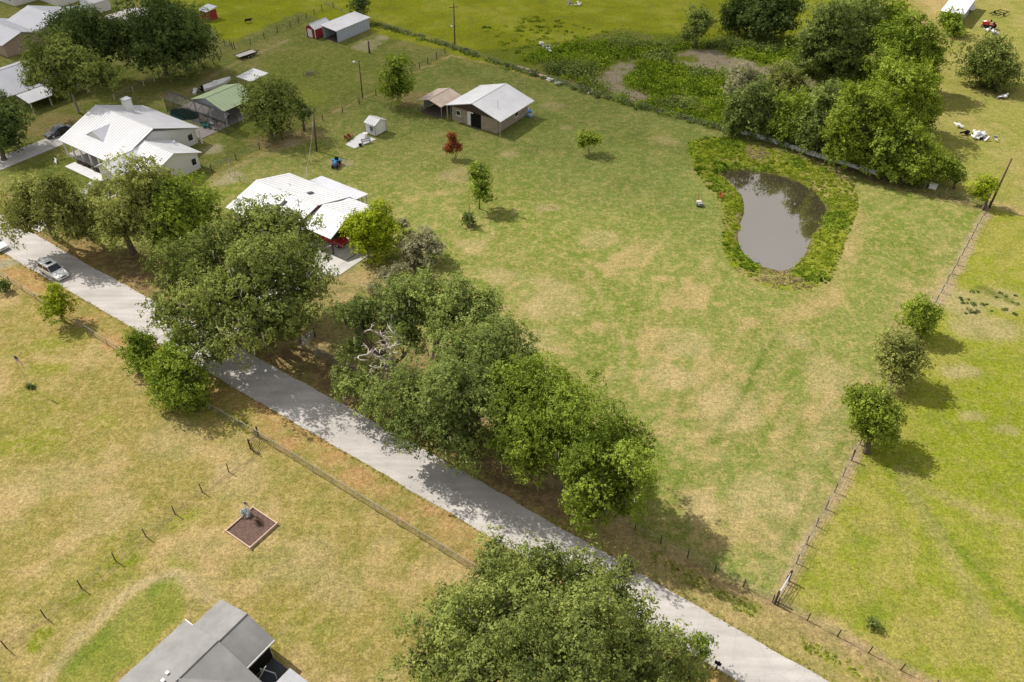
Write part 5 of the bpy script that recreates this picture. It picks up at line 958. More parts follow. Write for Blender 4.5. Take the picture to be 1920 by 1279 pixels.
# --- grey-roofed house at the bottom
b = Bld('grey_house', 'house with grey shingle cross-gable roof at the bottom left', 'house', -38, 11)
b.walls(-41.7, -33.5, 1, 13.6, 2.7, CREAM_WALL, 'v', 4.1, -37.6); b.walls(-40.9, -35.3, 13.6, 16.8, 2.7, CREAM_WALL, 'v', 3.75, -37.75)
b.gable(-42.3, -32.9, -1, 14.1, 'v', 2.75, 4.30, SHINGLE, -37.6, seam=0); b.gable(-41.42, -34.9, 13.9, 17.15, 'v', 2.70, 3.92, SHINGLE, -37.75, seam=0)
b.walls(-37.5, -26.6, 7.0, 13.5, 2.7, CREAM_WALL, 'u', 4.1, 10.3); b.gable(-37.55, -26, 6.4, 14.05, 'u', 2.76, 4.32, SHINGLE, 10.3, seam=0)
b.box('gable_trim', WTRIM, -42.32, -41.3, 14.12, 14.2, 2.45, 2.85); b.box('fascia', WTRIM, -34.93, -34.83, 14.12, 17.15, 2.5, 2.68)
for (u, v) in ((-38.6, 9.55), (-38.9, 10.15)): z_ = 2.75 + (u + 42.3) / 4.7 * 1.55; b.box('roof_vent', WTRIM, u - .13, u + .13, v - .13, v + .13, z_ - .05, z_ + .22)
b.box('screen_wall', DARK, -35.29, -35.22, 13.7, 16.7, .1, 2.5); b.window('-u', -41.7, 11, 1.5); b.window('+v', 16.8, -38, 1.5)
pad('house_patio', [(-35.2, 14.2), (-29.6, 14.2), (-29.6, 16.7), (-35.2, 16.7)], mat('dark_patio_floor', (.05, .055, .065), .8, .3, var=.2), -.05, .05)
b = Bld('patio_cover', 'pale flat patio cover beside the grey-roofed house', 'patio cover', -31, 15.4); b.slab('roof', mat('grey_patio_roof', (.36, .36, .37), .7), [(-32.3, 14.3, 2.3), (-29.6, 14.3, 2.3), (-29.6, 16.3, 2.2), (-32.3, 16.3, 2.2)], .06)
for u in (-32.1, -29.8): b.tube('post', WTRIM, [(u, 16.1, .05), (u, 16.1, 2.15)], .05); b.tube('post', WTRIM, [(u, 14.5, .05), (u, 14.5, 2.25)], .05)
b = Bld('patio_railing', 'white diagonal patio railing under the grey eave', 'railing', -34.3, 15.0)
for q in ([(-34.7, 14.4, .1), (-34.0, 15.3, 2.2)], [(-34.9, 15.2, 1.0), (-33.6, 15.6, 1.0)], [(-34.9, 15.2, .1), (-34.9, 15.2, 1.0)], [(-33.6, 15.6, .1), (-33.6, 15.6, 1.0)]): b.tube('rail', WTRIM, q, .04, 6)

# ------------------------------------------------------------------ fences
def fence(name, label, path, spacing=2.75, h=1.25, r=.055, post_m=None, wires=(.35, .7, 1.05), mesh=None, top=None, corner_r=None, skip=None, lean=.03):
    """path in (u, v); posts, wires and mesh panels are parts of the fence"""
    o_ = W(*path[0]); root = thing(name, label, 'fence', o_, 0); L = lambda u, v, z=0: tuple(Vector(W(u, v, z)) - Vector(o_)); pm = post_m or DARKWOOD
    base = MB(); base.tube([(0, 0, -.3), (0, 0, h)], [r, r * .92], 7); pme = base.data('post'); cme = None
    if corner_r: cb = MB(); cb.tube([(0, 0, -.3), (0, 0, h + .25)], [corner_r, corner_r * .95], 8); cme = cb.data('corner_post')
    for i, (a, b) in enumerate(zip(path[:-1], path[1:])):
        d = math.dist(a, b); n = max(1, round(d / spacing))
        for k in range(n + (1 if i == len(path) - 2 else 0)):
            t = k / n; u, v = a[0] + (b[0] - a[0]) * t, a[1] + (b[1] - a[1]) * t
            if skip and skip(u, v): continue
            p = link('corner_post' if (k == 0 and cme) else 'post', cme if (k == 0 and cme) else pme, pm, root); p.location = L(u, v); p.rotation_euler = (random.gauss(0, lean), random.gauss(0, lean), random.random() * 6)
        for z in wires:
            e = MB(); e.tube([L(a[0] + (b[0] - a[0]) * t, a[1] + (b[1] - a[1]) * t, z + .015 * random.gauss(0, 1)) for t in np.linspace(0, 1, n + 1)], .010, 4); e.build('wire', WIRE, root, fix=False)
        if mesh:
            for k in range(n):
                t0, t1 = k / n, (k + 1) / n; q0 = (a[0] + (b[0] - a[0]) * t0, a[1] + (b[1] - a[1]) * t0); q1 = (a[0] + (b[0] - a[0]) * t1, a[1] + (b[1] - a[1]) * t1)
                e = MB(); e.quad(L(*q0, .04), L(*q1, .04), L(*q1, h - .03), L(*q0, h - .03)); e.build('mesh_panel', mesh, root, fix=False)
        if top: e = MB(); e.tube([L(*a, h), L(*b, h)], top, 6); e.build('top_rail', mat('dull_rail_pipe', (.27, .26, .24), .7), root)
    return root
fence('chain_link_fence', 'grey chain-link fence along the road below the orange verge', [(-55.6, 33.15), (-27.0, 33.0), (-4, 32.9), (20, 32.8)], 3.0, 1.25, .04, GREYMETAL, (), CHAINLINK, .035)
fence('wire_fence', 'low pale-topped fence on the road verge at the left edge', [(-125, 33.9), (-104, 33.6), (-79, 33.2), (-63, 33.0), (-55.9, 33.2)], 3.0, 1.1, .05, WEATHERED, (.3, .7), HOGWIRE, .03)
fence('wire_fence', 'wire fence with dark posts crossing the front field diagonally', [(-54.2, 31.5), (-54.4, 15.0), (-54.5, -6)], 3.3, 1.3, .055, DARKWOOD, (.4, .8, 1.2))
fence('wire_fence', 'post and wire fence between the mown lot and the lime pasture', [(-2.2, 45.6), (-1.5, 66.5), (-.6, 95), (.8, 130.4)], 2.75, 1.3, .06, DARKWOOD, (.3, .6, .9, 1.2), None, corner_r=.10)
fence('wire_fence', 'post and wire fence along the road right of the oak clump', [(-30, 45.6), (-2.4, 45.65)], 2.75, 1.2, .055, DARKWOOD, (.3, .6, .9, 1.15), None)
fence('wire_fence', 'post and wire fence running off the bottom right corner', [(-1.9, 45.65), (30, 45.6)], 2.75, 1.2, .055, DARKWOOD, (.3, .6, .9, 1.15), None)
fence('field_fence', 'woven wire fence along the left side of the lot', [(-106.6, 69.5), (-105.5, 84), (-104.5, 98), (-104.5, 107.3)], 4.2, 1.3, .08, DARKWOOD, (.6, 1.2), HOGWIRE)
fence('field_fence', 'weathered fence stub beside the back corner of the lot', [(-105.5, 116.5), (-106.4, 125.5), (-107.2, 135.2)], 3.2, 1.4, .09, DARKWOOD, (.4, .8, 1.2), HOGWIRE)
fence('back_fence', 'weedy wire fence along the back of the lot', [(-131.8, 137.0), (-106.8, 135.6), (-90.8, 133.6), (-70.7, 131.9), (-41.0, 131.5)], 3.6, 1.2, .055, WEATHERED, (.4, .8, 1.15), HOGWIRE)
fence('back_fence', 'wire fence from the hedge end past the right utility pole', [(-12, 131.1), (.8, 130.6), (40, 132)], 3.2, 1.2, .055, WEATHERED, (.4, .8, 1.15))
fence('pasture_fence', 'dark woven fence between the upper left pasture and the yard', [uv(432, 86), uv(470, 84), uv(545, 52), uv(604, 20), uv(625, 15)], 3.6, 1.4, .08, DARKWOOD, (.5, 1.0, 1.35), HOGWIRE)
fence('pasture_fence', 'dark fence going left from the pasture corner behind the oaks', [uv(440, 92), uv(405, 80), uv(395, 62)], 3.0, 1.5, .08, DARKWOOD, (.5, 1.0, 1.35), HOGWIRE)
fence('pasture_fence', 'dark weathered board fence below the dark oaks', [uv(300, 150), uv(350, 132), uv(436, 92)], 3.2, 1.5, .08, DARKWOOD, (.3, .6, .9, 1.2), HOGWIRE)
fence('pasture_fence', 'far fence crossing the pasture at the top edge', [uv(700, 46), uv(655, 32), uv(600, 2)], 4.0, 1.2, .06, WEATHERED, (.5, 1.0), HOGWIRE)
fence('green_fence', 'low green garden fence ending at a white post behind the white house', [uv(215, 187), uv(250, 172), uv(290, 152)], 3.0, 1.1, .05, WTRIM, (.5,), HOGWIRE, .03)
fence('wire_fence', 'pale rail fence between the two white-roofed houses', [uv(395, 322), uv(432, 308), uv(432, 330), uv(470, 352)], 3.2, 1.1, .05, WEATHERED, (.5,), None, .03)
fence('driveway_fence', 'chain-link fence in oak shade beside the driveway gate', [uv(566, 651), uv(595, 668), uv(645, 692), uv(700, 722)], 3.2, 1.4, .05, GREYMETAL, (), CHAINLINK, .035)
def gate(name, label, a, b, h, m, post_m=DARKWOOD, r=.11):
    o_ = W(*a); root = thing(name, label, 'gate', o_, 0); L = lambda p, z: tuple(Vector(W(*p, z)) - Vector(o_))
    for p in (a, b): e = MB(); e.tube([L(p, -.2), L(p, h + .25)], r, 8); e.build('post', post_m, root)
    n = 5
    for k in range(n): z = .2 + k * (h - .25) / (n - 1); e = MB(); e.tube([L(a, z), L(b, z)], .024, 6); e.build('rail', m, root)
    e = MB(); e.tube([L(a, .2), L(b, h - .05)], .025, 6); e.build('brace', m, root); return root
gate('field_gate', 'pale metal gate at the corner where the two right fences meet', (-2.2, 45.9), (-2.0, 48.6), 1.35, WTRIM)
gate('driveway_gate', 'open pipe gate in the oak shade beside the big oak', uv(566, 650), uv(591, 633), 1.35, GREYMETAL)
gate('field_gate', 'thin dark pipe gate at the top of the diagonal fence', uv(485, 818), uv(470, 842), 1.3, DARKWOOD, DARKWOOD, .09)

# ------------------------------------------------------------------ poles
def pole(name, label, base, h, lean=(0, 0), r=.15, lamp=None, arm=None, cat='utility pole'):
    root = thing(name, label, cat, at(*base), 0); e = MB(); tip = (lean[0], lean[1], h); e.tube([(0, 0, -.3), (lean[0] * .5, lean[1] * .5, h / 2), tip], [r, r * .85, r * .65], 9); e.build('shaft', POLEWOOD, root, smooth=True)
    if lamp:
        d = Vector(lamp); e = MB(); e.tube([(tip[0], tip[1], h - .5), tuple(Vector(tip) + d + Vector((0, 0, -.2)))], .035, 6); e.build('lamp_arm', GREYMETAL, root)
        p = Vector(tip) + d + Vector((0, 0, -.25)); e = MB(); e.tube([p + Vector((0, 0, .2)), p + Vector((0, 0, .1)), p + Vector((0, 0, -.12))], [.08, .26, .2], 10); e.build('lamp_head', WTRIM, root)
    if arm: e = MB(); e.box(-1.0, 1.0, -.05, .05, h - .9, h - .78); o = e.build('cross_arm', POLEWOOD, root); o.rotation_euler = (0, 0, arm); [MB_ins(root, x, h - .78, arm) for x in (-.85, -.4, .4, .85)]
    return root
def MB_ins(root, x, z, a): e = MB(); e.tube([(x * math.cos(a), x * math.sin(a), z), (x * math.cos(a), x * math.sin(a), z + .16)], [.04, .03], 6); e.build('insulator', GREYMETAL, root)
pole('utility_pole', 'dark leaning utility pole beside the dark oak, left of the patio slab', (594, 284), 6.9, (.35, .5), .16)
pole('lamp_pole', 'tall pole with white lamp by the left lot fence', (680, 184), 7.3, (.1, .2), .12, (-.9, -.3, 0))
pole('utility_pole', 'tall pole with white transformer on the back fence near the top edge', (853, 86), 9.0, (.1, 0), .15, (-.6, -.2, -4.5), .4)
pole('utility_pole', 'pole with white lamp rising from the hedge left end', (1366, 246), 6.4, (-.15, 0), .12, (.1, -.5, 0))
pole('utility_pole', 'tall leaning pole at the back right corner of the lot', (1855, 389), 8.3, (.1, .1), .17)
pole('dead_trunk', 'stub of a dark bare trunk in front of the long grey shed', (693, 100), 2.6, (-.02, 0), .22, cat='stump')
t_ = thing('service_cable', 'thin cable from the leaning pole to the white-roofed ranch house', 'cable', at(594, 284), 0); a = Vector((.33, .48, 6.6)); bb = Vector(W(-87.9, 73.3, 4.25)) - Vector(at(594, 284))
e = MB(); e.tube([a.lerp(bb, k / 10) - Vector((0, 0, .9 * math.sin(math.pi * k / 10))) for k in range(11)], .02, 5); e.build('cable', mat('grey_cable', (.4, .4, .38), .6), t_)
root = thing('fence_post', 'short pale and dark double post at the foot of the right utility pole', 'post', at(1846, 392), 0)
for dx, dy, h in ((0, 0, 1.6), (-.5, -.2, 1.2)): e = MB(); e.tube([(dx, dy, -.2), (dx - .05, dy, h)], [.11, .09], 8); e.build('post', WEATHERED, root)

# ------------------------------------------------------------------ vehicles
def car(name, label, loc, rz, paint, kind='suv', L=4.6, Wd=1.86, group=None):
    root = thing(name, label, 'car' if kind != 'pickup' else 'pickup', loc, rz, group); w = Wd / 2; h = L / 2
    H = {'suv': (.95, 1.68), 'sedan': (.88, 1.42), 'pickup': (1.0, 1.78)}[kind]; zb, zt = H
    def ring(x, ww, z0, z1): d = z1 - z0; return [(x, -ww * .93, z0), (x, -ww, z0 + .25 * d), (x, -ww, z0 + .72 * d), (x, -ww * .93, z1 - .02), (x, -ww * .5, z1), (x, ww * .5, z1), (x, ww * .93, z1 - .02), (x, ww, z0 + .72 * d), (x, ww, z0 + .25 * d), (x, ww * .93, z0)]
    e = MB(); nose = zb - .12
    e.loft([ring(-h, w * .82, .42, zb - .12), ring(-h + .12, w * .95, .3, zb), ring(-h + .7, w, .24, zb), ring(0, w, .24, zb), ring(h * .42, w, .24, zb - .01), ring(h - .6, w * .98, .26, nose), ring(h - .14, w * .9, .3, nose - .1), ring(h, w * .76, .4, nose - .22)])
    body = e.build('body', paint, root, smooth=False)
    m = body.modifiers.new('soft', 'BEVEL'); m.width = .03; m.segments = 1
    if kind == 'suv': xs = (-h + .10, -h + .55, h * .12, h * .47)
    elif kind == 'sedan': xs = (-h + .55, -h + 1.25, h * .10, h * .46)
    else: xs = (-h * .22, -h * .12, h * .22, h * .5)
    x0, x1, x2, x3 = xs; wb, wt = w * .92, w * .76
    e = MB(); e.loft([[(x0, -wb, zb - .02), (x0, -wb * .99, zb), (x0, wb * .99, zb), (x0, wb, zb - .02)], [(x1, -wb, zb - .02), (x1, -wt, zt), (x1, wt, zt), (x1, wb, zb - .02)], [((x1 + x2) / 2, -wb, zb - .02), ((x1 + x2) / 2, -wt, zt + .04), ((x1 + x2) / 2, wt, zt + .04), ((x1 + x2) / 2, wb, zb - .02)], [(x2, -wb, zb - .02), (x2, -wt, zt), (x2, wt, zt), (x2, wb, zb - .02)], [(x3, -wb, zb - .02), (x3, -wb * .99, zb), (x3, wb * .99, zb), (x3, wb, zb - .02)]])
    cab = e.build('cabin', paint, root)
    def pane(nm, pts, off): p = [Vector(q) for q in pts]; n = (p[1] - p[0]).cross(p[2] - p[0]).normalized(); n = n if n.dot(Vector(off)) > 0 else -n; e = MB(); e.poly([tuple(q + n * .012) for q in p]); return e.build(nm, GLASS, cab, fix=False)
    lp = lambda a, b, t: a + (b - a) * t
    f = .12; pane('windscreen', [(lp(x3, x2, f), -lp(wb, wt, f) * .93, lp(zb, zt, f)), (lp(x3, x2, f), lp(wb, wt, f) * .93, lp(zb, zt, f)), (lp(x3, x2, .93), lp(wb, wt, .93) * .93, lp(zb, zt, .93)), (lp(x3, x2, .93), -lp(wb, wt, .93) * .93, lp(zb, zt, .93))], (1, 0, 1))
    pane('rear_window', [(lp(x0, x1, .15), -lp(wb, wt, .15) * .9, lp(zb, zt, .15)), (lp(x0, x1, .15), lp(wb, wt, .15) * .9, lp(zb, zt, .15)), (lp(x0, x1, .9), lp(wb, wt, .9) * .9, lp(zb, zt, .9)), (lp(x0, x1, .9), -lp(wb, wt, .9) * .9, lp(zb, zt, .9))], (-1, 0, 1))
    for sg in (-1, 1):
        def sp(x, t): return (x, sg * lp(wb, wt, t), lp(zb, zt, t))
        mid = (x1 + x2) / 2
        pane('side_window', [sp(lp(x2, x3, .75), .12), sp(mid + .06, .12), sp(mid + .06, .86), sp(lp(x2, x3, .1), .86)], (0, sg, .2)); pane('side_window', [sp(mid - .06, .12), sp(lp(x1, x0, .6), .12), sp(lp(x1, x0, .08), .86), sp(mid - .06, .86)], (0, sg, .2))
        e = MB(); e.box(x3 - .35, x3 - .2, sg * (w + .02) - .09, sg * (w + .02) + .09, zb - .02, zb + .13); e.build('mirror', paint, root)
        e = MB(); e.box(h - .2, h - .045, sg * w * .62 - .17, sg * w * .62 + .17, nose - .33, nose - .17); e.build('headlight', LAMP, root); e = MB(); e.box(-h - .01, -h + .1, sg * w * .68 - .12, sg * w * .68 + .12, zb - .38, zb - .16); e.build('tail_light', REDLENS, root)
        for xx in (-h + .85, h - .88):
            wr = .34 if kind != 'pickup' else .39; e = MB(); e.tube([(xx, sg * (w - .12) - .11, wr), (xx, sg * (w - .12) + .11, wr)], wr, 18); ty = e.build('wheel', RUBBER, root); e = MB(); e.tube([(xx, sg * (w + .0), wr), (xx, sg * (w + .015), wr)], wr * .62, 14); e.build('rim', CHROME, ty)
    e = MB(); e.box(h - .04, h + .01, -w * .4, w * .4, nose - .38, nose - .2); e.build('grille', DARK, root); e = MB(); e.box(h - .12, h + .05, -w * .82, w * .82, .34, .48); e.build('bumper', paint if kind != 'pickup' else CHROME, root)
    if kind == 'suv': e = MB(); e.box(x2 - .95, x2 - .35, -wt * .5, wt * .5, zt + .03, zt + .06); e.build('sunroof', GLASS, root)
    if kind == 'pickup': e = MB(); e.box(-h + .12, x0 - .05, -w * .9, w * .9, zb, zb + .12); e.build('bed_cover', CARBLACK, root)
    return root
car('parked_car', 'white hatchback SUV parked on the road edge under the weeping tree', at(103, 514), TH, CARWHITE, 'suv', 4.7, 1.9)
car('parked_car', 'white car cut off by the left edge of the picture on the road', at(-8, 462), TH, CARWHITE, 'sedan', 4.7, 1.85)
car('parked_car', 'black sedan parked on the concrete drive by the white house', at(112, 252), TH - R(94), CARBLACK, 'sedan', 4.7, 1.85)
pk = car('pickup_truck', 'silver pickup with black bed cover parked behind the olive trees', at(184, 362), TH - R(92), CARGREY, 'pickup', 5.4, 1.95)
car('pickup_truck', 'red pickup parked inside the carport of the ranch house', W(-75.4, 65.6, .12), TH, CARRED, 'pickup', 5.0, 1.9)

# ------------------------------------------------------------------ other things on the land
def wheel(root, x, y, z, r, w, m=RUBBER, ax='y', rim=CHROME):
    e = MB(); a = (0, w / 2, 0) if ax == 'y' else (w / 2, 0, 0); p = Vector((x, y, z)); a = Vector(a); e.tube([p - a, p + a], r, 14); o = e.build('wheel', m, root); e = MB(); e.tube([p - a * 1.06, p + a * 1.06], r * .5, 10); e.build('rim', rim, o); return o
def bx(root, nm, m, x0, x1, y0, y1, z0, z1, rot=None, loc=None):
    e = MB(); e.box(x0, x1, y0, y1, z0, z1); o = e.build(nm, m, root)
    if rot: o.rotation_euler = rot
    if loc: o.location = loc
    return o
def tractor(name, label, loc, rz, hood, deck, s=1.0):
    r_ = thing(name, label, 'tractor', loc, rz); e = MB(); R4 = lambda x, w, z0, z1: [(x * s, -w * s, z0 * s), (x * s, -w * s, (z1 - .08) * s), (x * s, -w * .7 * s, z1 * s), (x * s, w * .7 * s, z1 * s), (x * s, w * s, (z1 - .08) * s), (x * s, w * s, z0 * s)]
    e.loft([R4(.1, .26, .45, 1.0), R4(.5, .27, .42, 1.02), R4(.95, .24, .4, .92), R4(1.05, .18, .45, .8)]); e.build('hood', hood, r_)
    bx(r_, 'frame', DARK, -.7 * s, .95 * s, -.2 * s, .2 * s, .3 * s, .42 * s); bx(r_, 'mower_deck', deck, -.35 * s, .45 * s, -.6 * s, .6 * s, .12 * s, .28 * s); bx(r_, 'seat', RUBBER, -.55 * s, -.1 * s, -.24 * s, .24 * s, .62 * s, .7 * s); bx(r_, 'seat_back', RUBBER, -.62 * s, -.54 * s, -.24 * s, .24 * s, .68 * s, 1.1 * s)
    for sg in (-1, 1): wheel(r_, -.5 * s, sg * .45 * s, .36 * s, .36 * s, .26 * s); wheel(r_, .75 * s, sg * .4 * s, .24 * s, .24 * s, .18 * s); bx(r_, 'fender', hood, -.85 * s, -.15 * s, sg * .45 * s - .16 * s, sg * .45 * s + .16 * s, .74 * s, .79 * s)
    e = MB(); e.tube([(.12 * s, 0, .9 * s), (-.05 * s, 0, 1.12 * s)], .02, 6); e.build('steering_column', DARK, r_); e = MB(); e.tube([(-.05 * s + .02, 0, 1.12 * s), (-.07 * s, 0, 1.15 * s)], .19 * s, 12); e.build('steering_wheel', DARK, r_); return r_
tractor('garden_tractor', 'small blue garden tractor on the lawn behind the ranch house', at(631, 311), TH + R(-60), BLUE, RED, 1.15)
tractor('farm_tractor', 'red tractor among scrap at the top right', at(1853, 53), TH + R(160), CARRED, DARK, 1.5)
# flatbed trailer
r_ = thing('flatbed_trailer', 'pale flatbed trailer standing in the yard below the upper left pasture', 'trailer', at(463, 106), TH + R(84)); 
for k in range(6): bx(r_, 'deck_plank', mat('bleached_planks', (.5, .47, .43), .85, var=.15, vscale=3), -2.2, 2.0, -.95 + k * .32, -.66 + k * .32, .62, .67)
for sg in (-1, 1): bx(r_, 'side_rail', DARK, -2.25, 2.05, sg * 1.02 - .04, sg * 1.02 + .04, .5, .75); [wheel(r_, x, sg * 1.16, .32, .32, .2) for x in (-.4, .35)]
e = MB(); e.tube([(2.0, .5, .55), (3.2, 0, .5), (2.0, -.5, .55)], .05, 6); e.build('drawbar', DARK, r_); bx(r_, 'ramp', GREYMETAL, -3.2, -2.25, -.9, .9, .3, .35, (0, R(-18), 0), (-.1, 0, -.55))
# brush pile
r_ = thing('brush_pile', 'grey heap of cut brush on the yard grass', 'brush pile', at(582, 140), 0); rr = np.random.default_rng(3)
for k in range(60): a = rr.uniform(0, 6.28); d = rr.uniform(.1, 1.5); z = max(.05, .8 - d * .45) * rr.random(); p = Vector((d * math.cos(a), d * math.sin(a), z)); q = p + Vector(unit(1, rr)[0]) * rr.uniform(.5, 1.1); q.z = max(.05, abs(q.z) * .6); e = MB(); e.tube([p, q], [.045, .02], 5); e.build('branch', mat('grey_dead_twigs', (.24, .2, .17), .95, var=.3), r_, fix=False)
# planks by the back fence
def boards(name, label, px0, px1, n, m, wdt=.25, L=None, cat='lumber', dz=.06, spread=.45):
    a, c = Vector(at(*px0)), Vector(at(*px1)); d = (c - a).normalized(); nrm = Vector((-d.y, d.x, 0)); L = L or (c - a).length; r_ = thing(name, label, cat, tuple((a + c) / 2), math.atan2(d.y, d.x))
    for k in range(n): y = random.uniform(-spread, spread); z = .02 + dz * (k // 3); l = L * random.uniform(.6, 1) / 2; o = bx(r_, 'board', m, -l, l, -wdt / 2, wdt / 2, 0, .05); o.location = (random.uniform(-.15, .15) * L, y, z + .01 * k); o.rotation_euler = (0, 0, random.gauss(0, .06))
    return r_
boards('lumber_pile', 'stack of grey-brown boards at the left end of the scrap row by the back fence', (970, 127), (993, 134), 9, WEATHERED, .3)
boards('lumber_pile', 'reddish and white boards in the middle of the scrap row by the back fence', (992, 136), (1024, 146), 8, PALEWOOD, .3)
boards('panel_pile', 'bright white panels at the right end of the scrap row by the back fence', (1025, 148), (1055, 157), 7, WRECKWHITE, .5)
boards('panel_pile', 'small white scrap sheet in the weeds of the back fence', (1102, 176), (1116, 171), 3, WRECKWHITE, .4, cat='scrap')
# long row of white boards beyond the pond
r_ = thing('board_row', 'long row of white boards standing along the hedge behind the pond', 'boards', at(1390, 250), 0); P = [at(1390, 255), at(1440, 270), at(1478, 282), at(1530, 299), at(1585, 315), at(1645, 334)]; o0 = Vector(P[0])
for a, c in zip(P[:-1], P[1:]):
    a, c = Vector(a), Vector(c); n = max(1, round((c - a).length / 2.6))
    for k in range(n):
        p, q = a.lerp(c, k / n), a.lerp(c, (k + .97) / n); d = (q - p).normalized(); nn = Vector((-d.y, d.x, 0)) * .05; e = MB(); z = random.uniform(.6, .8); e.slab([tuple(p - o0 + Vector((0, 0, .02)) - nn * 3), tuple(q - o0 + Vector((0, 0, .02)) - nn * 3), tuple(q - o0 + nn * 3 + Vector((0, 0, z))), tuple(p - o0 + nn * 3 + Vector((0, 0, z)))], .05); e.build('board', WRECKWHITE, r_)
# white box, orange chair, cart by the pond
r_ = thing('storage_box', 'white storage box in the hedge shade near the right end', 'box', at(1748, 354), TH); bx(r_, 'body', WTRIM, -.55, .55, -.35, .35, .1, .75); bx(r_, 'lid', WTRIM, -.6, .6, -.4, .4, .75, .85); [bx(r_, 'leg', GREYMETAL, x - .04, x + .04, y - .04, y + .04, 0, .1) for x in (-.5, .5) for y in (-.3, .3)]
r_ = thing('lawn_chair', 'small orange-red folding chair at the left bank of the pond', 'chair', at(1352, 371), R(40)); bx(r_, 'seat', ORANGE, -.25, .25, -.25, .25, .4, .45); bx(r_, 'backrest', ORANGE, -.25, .25, .24, .29, .45, .95)
for x in (-.24, .24):
    for y in (-.24, .24): e = MB(); e.tube([(x, y, 0), (x, -y, .42)], .02, 5); e.build('leg', ORANGE, r_)
r_ = thing('hand_cart', 'small dark cart with cream top and upright handle left of the pond', 'cart', at(1311, 386), R(100)); bx(r_, 'tub', GREYSCRAP, -.45, .4, -.35, .35, .25, .6); bx(r_, 'tray', mat('cream_plastic', (.62, .56, .45), .6), .1, .55, -.38, .38, .6, .68); e = MB(); e.tube([(.5, 0, .5), (.75, 0, 1.0), (.95, 0, 1.5)], .06, 6); e.build('handle', CEDAR, r_); [wheel(r_, -.1, s_ * .42, .22, .22, .1) for s_ in (-1, 1)]; e = MB(); e.tube([(.5, 0, 0), (.5, 0, .4)], .03, 6); e.build('prop', DARK, r_)
# broken pale stake beside the palmetto
r_ = thing('broken_stake', 'broken pale tree stake standing on the lawn', 'stake', at(881, 426), 0); e = MB(); e.tube([(0, 0, -.1), (.03, 0, 1.6), (0, .02, rise((881, 426), 380))], [.12, .10, .05], 7); e.build('shaft', PALEBARK, r_)
# sandbox planter
c_ = [uv(423.8, 994.7, .3), uv(473.9, 950.4, .3), uv(518, 980.5, .3), uv(469.8, 1024.8, .3)]; u0, u1 = min(c_[0][0], c_[1][0]), max(c_[2][0], c_[3][0]); v0, v1 = min(c_[0][1], c_[3][1]), max(c_[1][1], c_[2][1])
b = Bld('planter_bed', 'square mulch planter bed framed in pale lumber on the front field', 'planter', (u0 + u1) / 2, (v0 + v1) / 2)
b.box('mulch', MULCH, u0 + .05, u1 - .05, v0 + .05, v1 - .05, -.02, .16)
for (a0, a1, c0, c1) in ((u0, u1, v0 - .04, v0 + .04), (u0, u1, v1 - .04, v1 + .04), (u0 - .04, u0 + .04, v0 + .04, v1 - .04), (u1 - .04, u1 + .04, v0 + .04, v1 - .04)): b.box('board', PALEWOOD, a0, a1, c0, c1, 0, .30)
for u in (u0, u1):
    for v in (v0, v1): b.box('corner_post', PALEWOOD, u - .08, u + .08, v - .08, v + .08, 0, .36)
r_ = thing('flower_bunch', 'pink and pale blue flowers at the planter corner', 'flowers', at(461, 966), 0); V, F, T, _ = crown_leaves([(np.array([0, 0, .35]), .38, .8), (np.array([.35, -.15, .3]), .28, .8)], .13, 2.0, np.random.default_rng(2)); np_mesh('blooms', V, F, L_FLOWER, r_, T); e = MB(); [e.tube([(random.uniform(-.2, .3), random.uniform(-.2, .2), 0), (random.uniform(-.2, .3), random.uniform(-.2, .2), .4)], .015, 5) for k in range(9)]; o = e.build('stems', MATS['dark_post_wood'], r_); o['kind'] = 'stuff'
r_ = thing('mulch_shrub', 'dark dead shrub in the middle of the planter bed', 'shrub', at(484, 981, .16), 0); V, F, T, _ = crown_leaves([(np.array([0, 0, .22]), .32, .7)], .1, 2.0, np.random.default_rng(4)); np_mesh('crown', V, F, leaf_mat('dead_brown_leaves', (.03, .02, .012), (.12, .08, .05)), r_, T); e = MB(); e.tube([(0, 0, 0), (0, 0, .25)], .03, 6); e.build('trunk', BARK, r_)
def flagpole(name, label, base, h, fw, fh, striped=True, rz=0):
    r_ = thing(name, label, 'flag', at(*base), rz); e = MB(); e.tube([(0, 0, -.1), (0, 0, h)], [.035, .022], 7); e.build('pole', GREYMETAL, r_)
    n = 13 if striped else 3; red = mat('flag_red', (.45, .04, .06), .8); wht = mat('flag_white', (.75, .74, .73), .8); blu = mat('flag_blue', (.03, .05, .18), .8)
    def strip(z0, z1, x0, x1, m, nm, off=0):
        e = MB(); xs = np.linspace(x0, x1, 7); 
        for k in range(6): y0, y1 = .10 * math.sin(xs[k] * 5) + off, .10 * math.sin(xs[k + 1] * 5) + off; s0, s1 = -.35 * xs[k], -.35 * xs[k + 1]; e.quad((xs[k], y0, h - z1 + s0), (xs[k + 1], y1, h - z1 + s1), (xs[k + 1], y1, h - z0 + s1), (xs[k], y0, h - z0 + s0))
        e.build(nm, m, r_, fix=False)
    for k in range(n): strip(fh * k / n, fh * (k + 1) / n, .03, fw, (red if k % 2 == 0 else wht) if striped else (DARK if not striped else wht), 'stripe')
    if striped: strip(0, fh * 7 / 13, .03, fw * .42, blu, 'canton', .012); strip(0, fh * 7 / 13, .03, fw * .42, blu, 'canton', -.012)
    return r_
flagpole('flag_pole', 'striped flag on a thin pole in the front field near the left edge', (57, 727), 4.9, 1.1, .75, True, R(-25))
r_ = thing('pole_ring', 'low dark ring of plants round the foot of the flag pole', 'plant', at(58, 727), 0); V, F, T, _ = crown_leaves([(np.array([.3, 0, .1]), .25, .6), (np.array([-.25, .1, .1]), .25, .6)], .12, 1.8, np.random.default_rng(6)); np_mesh('crown', V, F, L_DARK, r_, T)
